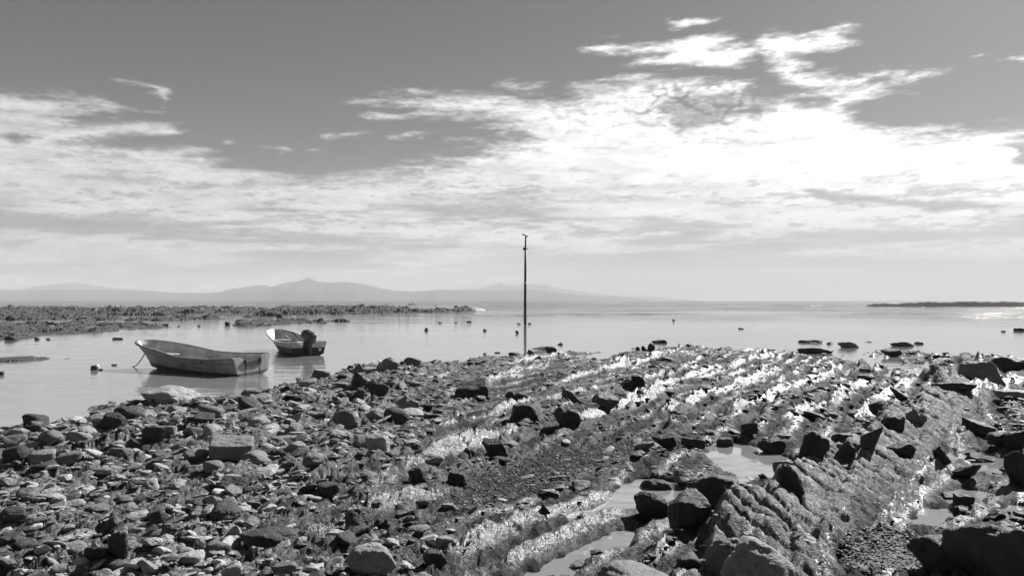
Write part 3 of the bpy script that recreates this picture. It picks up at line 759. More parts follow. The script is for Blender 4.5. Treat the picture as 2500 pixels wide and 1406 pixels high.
# traced from the photograph: x centre, base y, width, height (px), shape, tone, rotation, tilt, label
NAMED = [
 (1690,1318,128,92,'block','dark',10,(0,6),'large black cube-like boulder standing beside the narrow pool near the ridge'),
 (1592,1250,98,62,'round','dark',-10,(0,0),'rounded black boulder at the right end of the long bright pool'),
 (1750,1235,175,105,'chunk','dark',25,(0,14),'broad rough textured dark boulder in front of the white pool'),
 (1672,1165,62,36,'round','grey',0,(0,0),'smooth grey rounded boulder behind the broad rough dark boulder'),
 (1602,1172,82,46,'block','dark',5,(0,0),'squat black block with pale top at the back edge of the long pool'),
 (1928,1272,82,86,'wedge','dark',0,(0,0),'tall black pointed boulder leaning on the big ridge'),
 (1985,1200,100,72,'wedge','dark',20,(0,8),'black wedge boulder between the white pool and the ridge'),
 (2062,1190,62,62,'wedge','dark',-15,(0,10),'black angular boulder resting against the crest of the ridge'),
 (2122,1165,64,64,'block','dark',8,(0,0),'upright black block with a flat top on the left flank of the ridge'),
 (2200,1150,75,42,'wedge','dark',12,(0,12),'dark sloping boulder just right of the upright black block on the ridge'),
 (2185,1100,70,52,'block','dark',4,(0,0),'squarish black boulder behind the upright block on the ridge'),
 (2145,1075,58,36,'round','dark',0,(0,0),'rounded dark boulder at the right end of the small upper pool'),
 (2240,1080,80,40,'slab','grey',25,(0,16),'grey slab tilted to the right on the upper part of the ridge'),
 (2060,1062,68,34,'block','dark',-14,(0,-6),'long black block lying across the small upper pool'),
 (1890,1088,92,42,'block','dark',3,(0,0),'wide flat-topped black block behind the white pool'),
 (1960,1140,90,34,'chunk','dark',15,(0,6),'low black boulder at the right bank of the white pool'),
 (2010,1158,70,44,'chunk','dark',-10,(0,10),'dark lumpy boulder behind the black wedge by the white pool'),
 (1690,1086,78,30,'slab','dark',-12,(0,-10),'flat black slab tilted to the left above the dark gravel strip'),
 (1770,1072,60,34,'block','dark',20,(0,0),'small black block above the white pool'),
 (1830,1062,52,28,'slab','dark',-15,(0,-8),'thin black slab behind the flat-topped black block'),
 (1625,1090,70,30,'chunk','dark',10,(0,0),'low black boulder at the top end of the dark gravel strip'),
 (2440,1420,230,140,'block','dark',0,(0,0),'huge black block filling the bottom right corner'),
 (2310,1395,150,90,'block','dark',-4,(0,0),'large black block just left of the huge corner block'),
 (2490,1180,80,95,'block','dark',6,(0,0),'tall black block cut off by the right edge of the view'),
 (2350,1222,66,30,'slab','dark',4,(0,0),'flat rounded black stone standing in the small pool right of the ridge'),
 (2330,1195,90,26,'slab','dark',-8,(0,0),'low layered black slab behind the flat black stone in the pool'),
 (2350,1160,78,34,'round','dark',0,(0,0),'humped black boulder in front of the bright pool on the far right'),
 (2300,1150,50,50,'wedge','dark',-20,(0,0),'dark pointed boulder at the right foot of the ridge'),
 (2390,1110,90,30,'slab','dark',8,(0,0),'flat dark slab behind the bright pool on the far right'),
 (2480,1095,80,60,'block','dark',0,(0,0),'black block at the right edge above the bright pool'),
 (2390,1060,80,44,'block','dark',10,(0,5),'cracked dark boulder pair right of the upper ridge'),
 (2430,1260,50,34,'wedge','dark',0,(0,0),'small black wedge beside the small pool on the right'),
 (2335,1255,22,26,'block','dark',0,(0,0),'small dark stone at the lower edge of the pool right of the ridge'),
 (2395,948,120,72,'slab','grey',30,(0,28),'long pale grey slab leaning right among the dark rocks by the far right shore'),
 (2480,905,90,46,'block','dark',0,(0,0),'big black squared rock on the shore at the right edge'),
 (2440,935,80,30,'chunk','dark',12,(0,0),'dark rock between the leaning pale slab and the right edge'),
 (2470,975,80,22,'slab','pale',-10,(0,-4),'flat pale-topped slab near the right edge'),
 (2330,985,110,26,'slab','dark',-8,(0,-4),'long flat dark slab below the leaning pale slab'),
 (2300,890,80,26,'chunk','dark',5,(0,0),'dark low rock at the shore left of the leaning pale slab'),
 (2350,905,60,30,'wedge','dark',-15,(0,0),'peaked dark rock on the right shore beside the inlet'),
 (2235,885,70,22,'round','dark',0,(0,0),'rounded black rock at the mouth of the right inlet'),
 (2180,870,50,20,'chunk','dark',0,(0,0),'small black rock on the left side of the right inlet'),
 (2205,845,58,13,'slab','dark',12,(0,0),'flat dark rock awash in the shallows beyond the right inlet'),
 (2240,840,26,13,'wedge','dark',0,(0,0),'small pointed rock just right of the flat rock beyond the inlet'),
 (2230,868,26,8,'slab','dark',0,(0,0),'low flat stone in the water in front of the flat rock beyond the inlet'),
 (1990,862,92,18,'slab','dark',-4,(0,-2),'long low black rock on the far side of the shore shallows'),
 (1975,836,60,11,'slab','dark',-10,(0,-6),'thin dark rock lying in the water above the long low black rock'),
 (2075,848,58,14,'slab','grey',20,(0,12),'small streaked grey slab dipping into the water on the right'),
 (2027,840,14,9,'round','dark',0,(0,0),'round black stone in the water left of the streaked grey slab'),
 (2120,835,18,6,'slab','dark',0,(0,0),'tiny dark stone in the water right of the streaked grey slab'),
 (1588,858,22,20,'wedge','dark',15,(0,0),'rightmost pointed rock of the three in the shallows'),
 (1572,858,15,14,'wedge','dark',-15,(0,0),'middle pointed rock of the three in the shallows'),
 (1556,857,13,11,'wedge','dark',10,(0,0),'leftmost pointed rock of the three in the shallows'),
 (1612,837,40,11,'chunk','dark',0,(0,-6),'jagged black rock alone in the water beyond the three pointed rocks'),
 (1645,783,8,5,'round','dark',0,(0,0),'tiny far rock in open water right of the pole'),
 (1808,803,14,5,'slab','dark',0,(0,0),'tiny far rock in open water toward the right'),
 (1366,842,17,10,'wedge','dark',0,(0,0),'small pointed rock in the water just right of the pole reflection'),
 (1325,852,70,9,'slab','dark',-5,(0,0),'long flat dark rock at the foot of the pole reflection'),
 (1255,868,30,14,'chunk','dark',0,(0,0),'dark rock at the shoreline left of the pole reflection'),
 (1300,872,36,18,'wedge','dark',10,(0,0),'dark rock at the shoreline right of the pole reflection'),
 (1345,872,30,18,'block','dark',0,(0,0),'dark blocky rock on the point right of the pole reflection'),
 (1160,975,106,50,'block','dark',-8,(0,-8),'long black block with sloping top in the middle of the shore'),
 (1285,1032,92,46,'block','dark',4,(0,0),'broad black boulder right below the middle of the view'),
 (1385,1052,70,46,'block','dark',-4,(0,0),'cubic black boulder just right of the broad black boulder in the middle'),
 (1355,1058,38,20,'round','dark',0,(0,0),'small round dark stone leaning on the cubic black boulder'),
 (1262,990,56,34,'block','dark',6,(0,0),'cracked dark block behind the broad black boulder'),
 (1345,1000,66,18,'slab','dark',0,(0,0),'flat dark slab between the cracked block and the cubic boulder'),
 (1395,985,60,24,'wedge','grey',-12,(0,14),'grey wedge rock leaning right above the cubic boulder'),
 (1480,1010,76,32,'slab','grey',20,(0,18),'large grey plate tilted right in the middle of the ridges'),
 (1560,955,46,36,'chunk','dark',0,(0,0),'dark lump on the bright strata of the middle ridge'),
 (1532,950,44,18,'slab','dark',-15,(0,-14),'small dark slab tilted left beside the dark lump'),
 (882,965,58,46,'wedge','dark',25,(0,0),'black pointed wedge rock near the shore right of the boats'),
 (925,985,64,34,'block','dark',20,(0,10),'dark boulder leaning on the black pointed wedge'),
 (870,990,50,26,'round','dark',0,(0,0),'rounded dark stone in front of the black pointed wedge'),
 (870,918,52,32,'wedge','grey',0,(0,8),'peaked grey outcrop on the shoreline right of the motor boat'),
 (945,914,62,34,'wedge','grey',15,(0,14),'second grey peaked outcrop along the shoreline toward the pole'),
 (1010,905,50,22,'chunk','grey',0,(0,8),'low grey outcrop on the shoreline beyond the two peaked ones'),
 (418,985,150,34,'round','pale',0,(0,0),'smooth pale domed rock at the water edge below the bow of the near boat'),
 (618,962,72,24,'chunk','grey',0,(0,0),'pitted grey rock at the water edge under the near boat stern'),
 (705,965,46,24,'round','dark',0,(0,0),'dark rounded stone with pale rim right of the near boat stern'),
 (790,930,60,24,'chunk','grey',10,(0,6),'grey ragged rock at the shore below the motor boat'),
 (250,1008,56,18,'chunk','grey',0,(0,0),'low grey rock at the left end of the shore point'),
 (368,1102,80,46,'block','dark',-12,(0,10),'large dark block with pale sloping top in the left rubble'),
 (568,1138,114,54,'block','grey',6,(0,0),'biggest grey boulder in the left rubble with cracked front'),
 (275,1068,66,30,'chunk','dark',0,(0,4),'dark faceted boulder near the left shore'),
 (572,1228,72,42,'block','dark',-5,(0,0),'dark square boulder in the middle of the left rubble'),
 (552,1296,80,36,'round','dark',0,(0,0),'dark rounded boulder in the lower left rubble'),
 (662,1340,140,52,'chunk','dark',-6,(0,0),'wide black boulder in the lower left foreground'),
 (878,1312,74,64,'round','dark',0,(0,0),'tall dark rounded boulder left of the bright strata'),
 (905,1405,140,58,'chunk','pale',0,(0,0),'broad pale-topped boulder at the bottom edge left of centre'),
 (225,1375,54,50,'wedge','pale',10,(0,0),'pale faceted boulder at the bottom left'),
 (285,1395,80,64,'block','dark',-18,(0,0),'black split boulder right of the pale faceted one at the bottom left'),
 (25,1350,60,34,'block','dark',0,(0,0),'dark boulder at the left edge near the bottom'),
 (1060,1392,70,32,'chunk','dark',0,(0,0),'dark stone at the bottom edge near the bright strata'),
 (990,1275,54,26,'round','grey',0,(0,0),'smooth grey oval stone right of the tall dark rounded boulder'),
 (820,1330,58,24,'slab','pale',0,(0,0),'pale flat stone in front of the tall dark rounded boulder'),
 (1022,1188,54,34,'round','dark',0,(0,0),'dark rounded stone left of the gravel strip'),
 (925,1120,74,44,'round','pale',15,(0,12),'pale pitted rock sloping right in the middle left'),
 (845,1055,70,40,'slab','grey',25,(0,22),'grey plate leaning right above the pale pitted rock'),
 (1000,1020,60,34,'slab','grey',20,(0,16),'smooth grey slanted rock in the centre of the rubble'),
 (750,1215,50,24,'block','dark',0,(0,0),'small dark box-shaped stone in the middle left rubble'),
 (765,1185,56,30,'round','grey',0,(0,0),'grey domed stone behind the small box-shaped stone'),
 (690,1135,60,26,'wedge','dark',0,(0,0),'dark stones beside a shallow puddle in the left rubble'),
 (500,1065,50,26,'block','dark',8,(0,0),'small dark cube behind the cracked bedrock plate'),
 (1420,1180,50,18,'round','grey',0,(0,0),'smooth grey oval stone on the dark gravel strip'),
 (1210,1110,70,36,'chunk','dark',0,(0,0),'dark broken boulder above the gravel strip'),
 (1120,1180,60,30,'chunk','dark',0,(0,0),'dark broken boulder left of the gravel strip'),
 (1330,1260,28,20,'wedge','dark',0,(0,0),'small dark stone on the rim of the long bright pool'),
 (1865,1162,34,16,'wedge','dark',0,(0,0),'largest of the small stones standing in the white pool'),
 (1905,1150,46,9,'slab','dark',0,(0,0),'flat bar-shaped stone in the white pool'),
 (1875,1128,26,10,'chunk','dark',0,(0,0),'small dark stone at the back of the white pool'),
 (1815,1140,22,10,'chunk','grey',0,(0,0),'small grey stone at the left of the white pool'),
 (1800,1125,30,10,'slab','dark',0,(0,0),'low dark stone at the left bank of the white pool'),
]
for (px, py, wp, hp, kind, tone, rot, tilt, label) in NAMED:
    z0 = 0.0 if py < 900 else 0.12
    x, y = W(px, py, z0)
    if px > 1600 and py > 1040 and py < 1330: wp, hp = wp * .84, hp * .84
    if px > 2230 and py < 1000: hp *= .78
    place_rock(x, y, wp, hp, kind, tone, label, rot=rot, tilt=tilt)

# rounded slabs that make the crest of the big ridge
RIDGE = [
 (1860,1425,210,118,'round','pale',35,(0,26),'largest pale smooth slab at the near end of the big ridge'),
 (1790,1400,120,120,'round','grey',20,(0,8),'grey rounded block at the very foot of the big ridge'),
 (1855,1318,110,52,'slab','grey',20,(0,20),'smooth grey slab stacked behind the near end of the ridge'),
 (1900,1345,110,70,'round','grey',30,(0,26),'second rounded slab of the big ridge from the near end'),
 (1965,1345,110,72,'round','pale',32,(0,28),'third rounded slab of the big ridge from the near end'),
 (1960,1300,90,62,'round','grey',30,(0,26),'fourth rounded slab of the big ridge, right of the tall black boulder'),
 (2030,1290,110,66,'slab','grey',35,(0,28),'fifth slab of the big ridge, broad and grey'),
 (2060,1240,90,52,'round','grey',30,(0,26),'sixth slab of the big ridge below the black angular boulder'),
 (2120,1220,100,54,'slab','grey',32,(0,28),'seventh slab of the big ridge below the upright block'),
 (2170,1180,90,46,'round','grey',30,(0,26),'eighth slab of the big ridge, right of the upright block'),
 (2220,1130,84,42,'slab','grey',34,(0,28),'ninth slab of the big ridge, smaller and darker'),
 (2270,1085,76,40,'round','grey',34,(0,26),'tenth slab of the big ridge near its far end'),
 (2285,1040,70,36,'slab','grey',36,(0,26),'eleventh slab of the big ridge near its far end'),
 (2290,1000,64,32,'round','grey',40,(0,24),'farthest slab of the big ridge where it bends'),
 (1560,1420,220,60,'round','grey',10,(0,4),'low grey smooth boulder at the bottom edge left of the ridge'),
]
for (px, py, wp, hp, kind, tone, rot, tilt, label) in RIDGE:
    x, y = W(px, py, 0.12)
    place_rock(x, y, wp, hp, kind, tone, label, rot=rot, tilt=tilt, name='rock', base=0.02)

# rocks on and around the far reef flats and in the lagoon
FARROCKS = [
 (555,794,20,12,'block','dark','dark square block standing at the left end of the thin reef strip behind the boats'),
 (405,796,17,7,'block','dark','flat-topped dark block at the edge of the left reef flat'),
 (681,775,20,11,'chunk','dark','large dark boulder in the water behind the motor boat'),
 (437,797,6,3,'round','dark','tiny stone in the lagoon right of the flat-topped block'),
 (486,797,9,4,'round','dark','small stone in the lagoon left of the square block'),
 (287,828,28,5,'slab','dark','thin dark slab awash in the lagoon above the near boat bow'),
 (30,830,40,16,'wedge','dark','dark peaked boulder on the left reef point'),
 (90,829,13,7,'block','dark','small dark block at the tip of the left reef point'),
 (118,829,12,4,'round','dark','small flat stone off the tip of the left reef point'),
 (770,785,12,7,'round','dark','round boulder on the thin reef strip behind the motor boat'),
 (22,757,20,12,'round','dark','round dark boulder on the skyline of the outer reef at the far left'),
 (80,756,20,9,'chunk','dark','second dark boulder along the outer reef skyline'),
 (175,757,18,9,'block','dark','third dark boulder along the outer reef skyline'),
 (595,758,22,9,'chunk','dark','dark boulder on the outer reef right of the surf'),
 (712,757,18,9,'chunk','dark','dark boulder on the outer reef above the motor boat'),
 (640,757,24,8,'slab','dark','flat dark rock on the outer reef between two boulders'),
 (1262,813,10,8,'round','dark','nearest of three small round rocks in the lagoon left of the pole'),
 (1184,808,10,7,'round','dark','middle of three small round rocks in the lagoon left of the pole'),
 (1040,807,11,9,'wedge','grey','leftmost of three small rocks in the lagoon, with a point'),
 (0,915,20,12,'wedge','dark','dark rock in the lagoon cut by the left edge'),
 (1293,791,9,4,'slab','dark','low dark stone at the right foot of the pole'),
 (1266,791,9,3,'slab','dark','low dark stone at the left foot of the pole'),
 (1074,788,12,3,'slab','dark','dark flat stone in the water below the resting birds'),
 (1113,788,8,3,'slab','dark','tiny dark stone right of the flat stone below the resting birds'),
 (1145,787,14,4,'chunk','dark','low ragged stone in the water midway between birds and pole'),
 (2490,808,26,9,'chunk','dark','small rocks in the water at the far right edge'),
 (2450,810,12,4,'slab','dark','tiny rock in the water near the far right edge'),
 (1184,866,10,5,'round','dark','small dark stone just off the middle shore'),
 (1215,862,18,4,'slab','dark','thin flat stone just off the middle shore'),
 (278,892,16,4,'slab','dark','flat dark weed-covered stone between the float and the mooring rope'),
]
for (px, py, wp, hp, kind, tone, label) in FARROCKS:
    x, y = W(px, py, 0.0)
    b = float(flats(np.array([x]), np.array([y]))[0]) if (px < 1190 and y > 60) else 0.0
    place_rock(x, y, wp, hp * 0.85, kind, tone, label, base=max(0.0, min(b, .12)), level=3)

# loose stones: many; the ones that show largest are rocks of their own, the rest are one mass
rs = np.random.RandomState(11)
NC = 60000
dd = 6.2 * (50 / 6.2) ** (rs.rand(NC) ** 1.05); px = rs.uniform(-150, 2650, NC)
sx = (px - 1250) / F * dd; sy = dd
hh, wt, gv, rb, _ = reef(sx, sy, False)
dens = np.clip(0.26 + 0.38 * rb + 0.45 * sst(11, 18, sy) + 0.45 * sst(5, 14, sx) * sst(14, 22, sy) + 0.95 * fbm(sx / 0.9, sy / 1.5, 3, 500), 0.03, 1)
size = np.exp(rs.normal(math.log(0.032), 0.74, NC)) * (0.8 + 0.5 * rb) * (1 + 0.022 * sy)
bd, bs, ba = pline(sx, sy, BIG)
onridge = (bs > 0) & (bd < 1.3)
keep = (rs.rand(NC) < dens) & (hh > 0.015) & ((gv < 0.3) | (rs.rand(NC) < 0.35)) & ~(onridge & (rs.rand(NC) < 0.9))
keep |= (sy > 25) & (sx > 9) & (hh > -0.3) & (rs.rand(NC) < 0.16)
keep |= (hh > -0.14) & (hh < 0.03) & (rs.rand(NC) < np.where(sx > -1, 0.10, 0.03))
onband = np.zeros(NC, bool)
for bl in BANDS:
    d_, s_, a_ = pline(sx, sy, bl); onband |= (s_ > 0) & (d_ < 0.4 + 0.012 * sy)
keep &= ~(onband & (sx > -3) & (rs.rand(NC) < np.where(sy > 18, 0.25, 0.75)))
for (rx, ry, rw) in ROCKS:
    keep &= ~((np.abs(sx - rx) < rw * .5) & (np.abs(sy - ry) < rw * .4) )
idx = np.where(keep)[0]
size = np.minimum(np.clip(size, 0.016, 0.34), 0.0155 * sy)
show = size / sy
idx = idx[np.argsort(-show[idx])]
NBIG = max(0, 300 - len(ROCKS))
dark_side = sst(-2, 4, sx + 2.5 * rs.normal(0, 1, NC))
def where_(x, y):
    px, py = toPx(x, y)
    if py < 930:
        if px < 1250: return 'on the shore rim between the boats and the pole'
        if px < 1950: return 'among the far ridges near the pole side shallows'
        return 'among the far rocks on the right shore'
    if py < 1060:
        if px < 600: return 'on the left shore beside the lagoon'
        if px < 1200: return 'in the upper middle rubble below the motor boat'
        if px < 1700: return 'on the ridges in the middle of the shore'
        if px < 2250: return 'among the bright strata above the pools'
        return 'in the dark jumble on the right'
    if py < 1220:
        if px < 350: return 'in the rubble at the left edge'
        if px < 800: return 'in the rubble field on the left'
        if px < 1250: return 'in the rubble left of the gravel strip'
        if px < 1750: return 'around the dark gravel strip'
        if px < 2250: return 'around the white pool'
        return 'between the ridge and the right edge'
    if px < 350: return 'in the bottom left corner rubble'
    if px < 850: return 'in the lower left foreground rubble'
    if px < 1350: return 'at the lower left end of the bright strata'
    if px < 1800: return 'around the long pool in the foreground'
    return 'at the foot of the big ridge'
LANDMARKS = [(1690,1290,'the black cube boulder'), (1750,1200,'the broad rough boulder'), (1592,1230,'the round pool-side boulder'), (1928,1240,'the tall pointed black boulder'), (2122,1140,'the upright block on the ridge'), (2430,1360,'the huge corner block'), (2350,1215,'the flat stone in the right pool'), (2480,1150,'the tall right edge block'), (2395,930,'the leaning pale slab'), (2480,890,'the squared shore rock'), (1990,860,'the long low black rock'), (1160,950,'the long sloping black block'), (1285,1010,'the broad middle boulder'), (1385,1030,'the cubic middle boulder'), (882,945,'the black wedge rock'), (870,905,'the peaked shore outcrop'), (418,970,'the pale domed shore rock'), (368,1080,'the dark left block'), (568,1110,'the biggest grey boulder'), (572,1205,'the dark square boulder'), (662,1315,'the wide black boulder'), (878,1280,'the tall round boulder'), (905,1380,'the pale-topped boulder'), (285,1365,'the black split boulder'), (925,1100,'the pale pitted rock'), (1022,1170,'the stone left of the gravel'), (1300,1160,'the dark gravel strip'), (1870,1130,'the white pool'), (275,1055,'the dark faceted boulder'), (40,1060,'the left end of the shore'), (30,1220,'the left edge'), (1560,940,'the dark lump on the strata'), (1350,870,'the point by the pole reflection'), (2120,1060,'the small upper pool'), (700,950,'the stone right of the near stern'), (1480,1290,'the long foreground pool'), (1170,1330,'the bright strata end'), (2150,1350,'the shingle at the ridge foot')]
def near_(x, y):
    px, py = toPx(x, y); b = min(LANDMARKS, key=lambda q: (q[0] - px) ** 2 + (2 * (q[1] - py)) ** 2); dx = px - b[0]; dy = py - b[1]
    if abs(dx) > 2.2 * abs(dy): r = 'left of' if dx < 0 else 'right of'
    elif abs(dx) < 0.6 * abs(dy): r = 'behind' if dy < 0 else 'in front of'
    else: r = ('behind left of' if dx < 0 else 'behind right of') if dy < 0 else ('front left of' if dx < 0 else 'front right of')
    return f'{"far " if math.hypot(dx, 2 * dy) > 130 else ""}{r} {b[2]}'
ADJ = {'block': 'blocky', 'slab': 'flat', 'round': 'rounded', 'wedge': 'pointed', 'chunk': 'rough'}
for i in idx[:NBIG]:
    x, y = float(sx[i]), float(sy[i])
    kind = KINDS[rs.choice(5, p=[.26, .42, .0, .20, .12])]
    q = rs.rand()
    if dark_side[i] > 0.5: tone = 'dark' if q < .72 else 'grey'
    else: tone = 'pale' if q < .38 else ('grey' if q < .78 else 'dark')
    lab = f'loose {ADJ[kind]} {tone} stone {near_(x, y)}'
    wpx = float(size[i]) * 2.2 / y * F
    place_rock(x, y, wpx, wpx * rs.uniform(.3, .52), kind, tone, lab, group=f'loose stones {where_(x, y)}', rot=rs.uniform(0, 360),
               tilt=(rs.uniform(-14, 14), rs.uniform(-14, 14)), level=3, name='rock', seed=int(i))
rest = idx[NBIG:NBIG + 27000]

def stone_mass(name, ids, level, label, sizes, zs, tones, flat=(0.28, 0.66)):
    Vs = []; Fs = []; Ts = []; n0 = 0
    lib = [rock_shape(3000 + k, level, KINDS[k % 5]) for k in range(15)]
    for j, i in enumerate(ids):
        v, f = lib[j % 15]
        a = rs.uniform(0, 2 * math.pi); t1, t2 = rs.normal(0, .22, 2)
        M = np.array(Euler((t1, t2, a)).to_matrix())
        s = sizes[j]; q = (v * np.array([s, s * rs.uniform(.75, 1), s * rs.uniform(*flat)])) @ M.T
        q = q + np.array([sx[i], sy[i], zs[j]])
        Vs.append(q); Fs.append(f + n0); n0 += len(v); Ts.append(np.full(len(v), tones[j]))
    me = np_mesh(name, np.concatenate(Vs), np.concatenate(Fs), {'tone': np.concatenate(Ts)}, smooth=False)
    o = link(name, me, M_stone, smooth=False); tag(o, label, kind='stuff'); return o
tn = np.where(dark_side[rest] > 0.5, rs.uniform(.15, .75, len(rest)), rs.uniform(.22, 1.85, len(rest)) ** 1.15)
nearm = (show[rest] > 0.0072)
for msk, lvl, nm, lb in ((nearm, 2, 'loose_stones', 'loose grey beach stones scattered thickly over the reef'), (~nearm, 1, 'small_stones', 'small grey stones and shingle between the larger rocks')):
    ids = rest[msk]
    stone_mass(nm, ids, lvl, lb, size[ids], hh[ids] + size[ids] * 0.12, tn[msk])

# alike stones beside the same landmark are told apart by their order
byl = {}
for o in COL.objects:
    if o.get('category') == 'rock' and str(o.get('label', '')).startswith('loose '): byl.setdefault(o['label'], []).append(o)
NUM = ['', '', 'two', 'three', 'four', 'five', 'six', 'seven', 'eight', 'nine']; ORD = ['leftmost', 'second', 'third', 'fourth', 'fifth', 'sixth', 'seventh', 'eighth', 'ninth']
for lb, os_ in byl.items():
    k = len(os_)
    if k < 2 or k > 9: continue
    os_.sort(key=lambda q: toPx(q.location.x, q.location.y)[0])
    for j, q in enumerate(os_):
        w_ = 'leftmost of' if j == 0 else ('rightmost of' if j == k - 1 else ORD[j] + ' leftmost of')
        q['label'] = ' '.join(f'{w_} {NUM[k]} {lb}'.replace('stone ', 'stones ', 1).replace('second leftmost of', 'second from left of').replace(' far ', ' ').split()[:16])
# dark gravel in the strips between the beds
gp = []
for g in GRAVEL:
    P = np.array(g); lo = P.min(0); hi = P.max(0); c = rs.uniform(lo, hi, (9000, 2)); m_ = psd(c[:, 0], c[:, 1], g) > -0.12; gp.append(c[m_][:3600])
gp = np.concatenate(gp); NG = len(gp)
sx2, sy2 = sx, sy
sx, sy = gp[:, 0], gp[:, 1]
gs = rs.uniform(.012, .034, NG); hg = reef(sx, sy, False)[0]
stone_mass('gravel', np.arange(NG), 1, 'fine dark gravel in the hollows between the rock beds', gs, hg + gs * .2, rs.uniform(.2, .75, NG))
# stones on the far reef flats
NF = 9000
dfar = 48 * (330 / 48) ** rs.rand(NF); pfar = rs.uniform(-100, 1160, NF); sx, sy = (pfar - 1250) / F * dfar, dfar
hf = flats(sx, sy); ok = np.where(hf > 0.08)[0][:2600]
sx, sy, hf = sx[ok], sy[ok], hf[ok]
stone_mass('reef_stones', np.arange(len(ok)), 1, 'dark stones strewn over the far reef flats', np.exp(rs.normal(math.log(.0022), .45, len(ok))) * sy, hf, rs.uniform(.15, .9, len(ok)))
sx, sy = sx2, sy2

# ------------------------------------------------------------------ boats
M_hull = plain('hull_paint', 0.34, 0.5, 0.34, 2.2, 0, 0.002, True)
M_hull2 = plain('white_hull_paint', 0.6, 0.45, 0.28, 2.2, 0, 0.002, True)
M_inner = plain('white_inner_gelcoat', 0.45, 0.5, 0.3, 3.0, 0, 0.002)
M_rail = plain('rail_paint', 0.2, 0.45, 0.15, 6)
M_rail2 = plain('pale_rail_paint', 0.8, 0.45, 0.15, 6)
M_bottom = plain('grey_antifouling', 0.09, 0.7, 0.35, 4, 0, 0.003)
M_black = plain('black_paint', 0.018, 0.45, 0.4, 5)
M_board = plain('weathered_dark_board', 0.035, 0.8, 0.5, 7, 0, 0.004)
M_stain = plain('rust_stain', 0.06, 0.8, 0.5, 9)
M_letter = plain('faded_lettering', 0.03, 0.7, 0.3, 12)
M_wood = plain('worn_white_plank', 0.6, 0.7, 0.2, 6, 0, 0.003)
M_rope = plain('wet_rope', 0.1, 0.9, 0.3, 20)
M_cowl = plain('black_motor_cowl', 0.03, 0.3, 0.4, 8)
M_leg = plain('dark_motor_leg', 0.02, 0.4, 0.4, 8)
M_steel = plain('bare_metal', 0.7, 0.3, 0.1, 10, 1.0)

NT = 40
def hull_pts(L, B):
    ts = np.linspace(0, 1, NT); rows = []
    for t in ts:
        zs = 0.78 - 0.07 * math.sin(math.pi * min(t / 0.7, 1)) + 0.44 * max(0, (t - 0.5) / 0.5) ** 1.35
        b = B / 2 * (0.93 + 0.07 * math.sin(math.pi * min(t / .7, 1))) * (1 - max(0, (t - .15) / .85) ** 6.5) ** 0.5 if t < 1 else 0.0
        bc = B / 2 * 0.80 * (1 - max(0, (t - .1) / .9) ** 2.0) ** 0.75 if t < 1 else 0.0
        zc = 0.13 + 0.16 * t ** 3; zk = -0.20 + 0.30 * t ** 6
        prof = [(0, zk), (bc * .5, zk + (zc - zk) * .42), (bc * .95, zc - .01), (bc, zc + .03)]
        for q in (0.25, 0.5, 0.62, 0.64, 0.8, 0.93, 1.0):
            y = bc + (b - bc) * (q ** 1.1); z = zc + .03 + (zs - zc - .03) * q
            if q >= 0.64: y += 0.018 * (1 - t ** 4)
            prof.append((y, z))
        row = []
        for (y, z) in prof:
            rk = 1.05 * np.clip((z + .2) / 1.6, 0, 1) ** 0.9 * t ** 4
            row.append((L * t + rk, max(y, 0), z))
        rows.append(row)
    return np.array(rows)

def sheer_at(P, t, side):
    i = min(int(t * (NT - 1)), NT - 2); f = t * (NT - 1) - i; p = P[i, -1] * (1 - f) + P[i + 1, -1] * f
    return Vector((p[0], p[1] * side, p[2]))

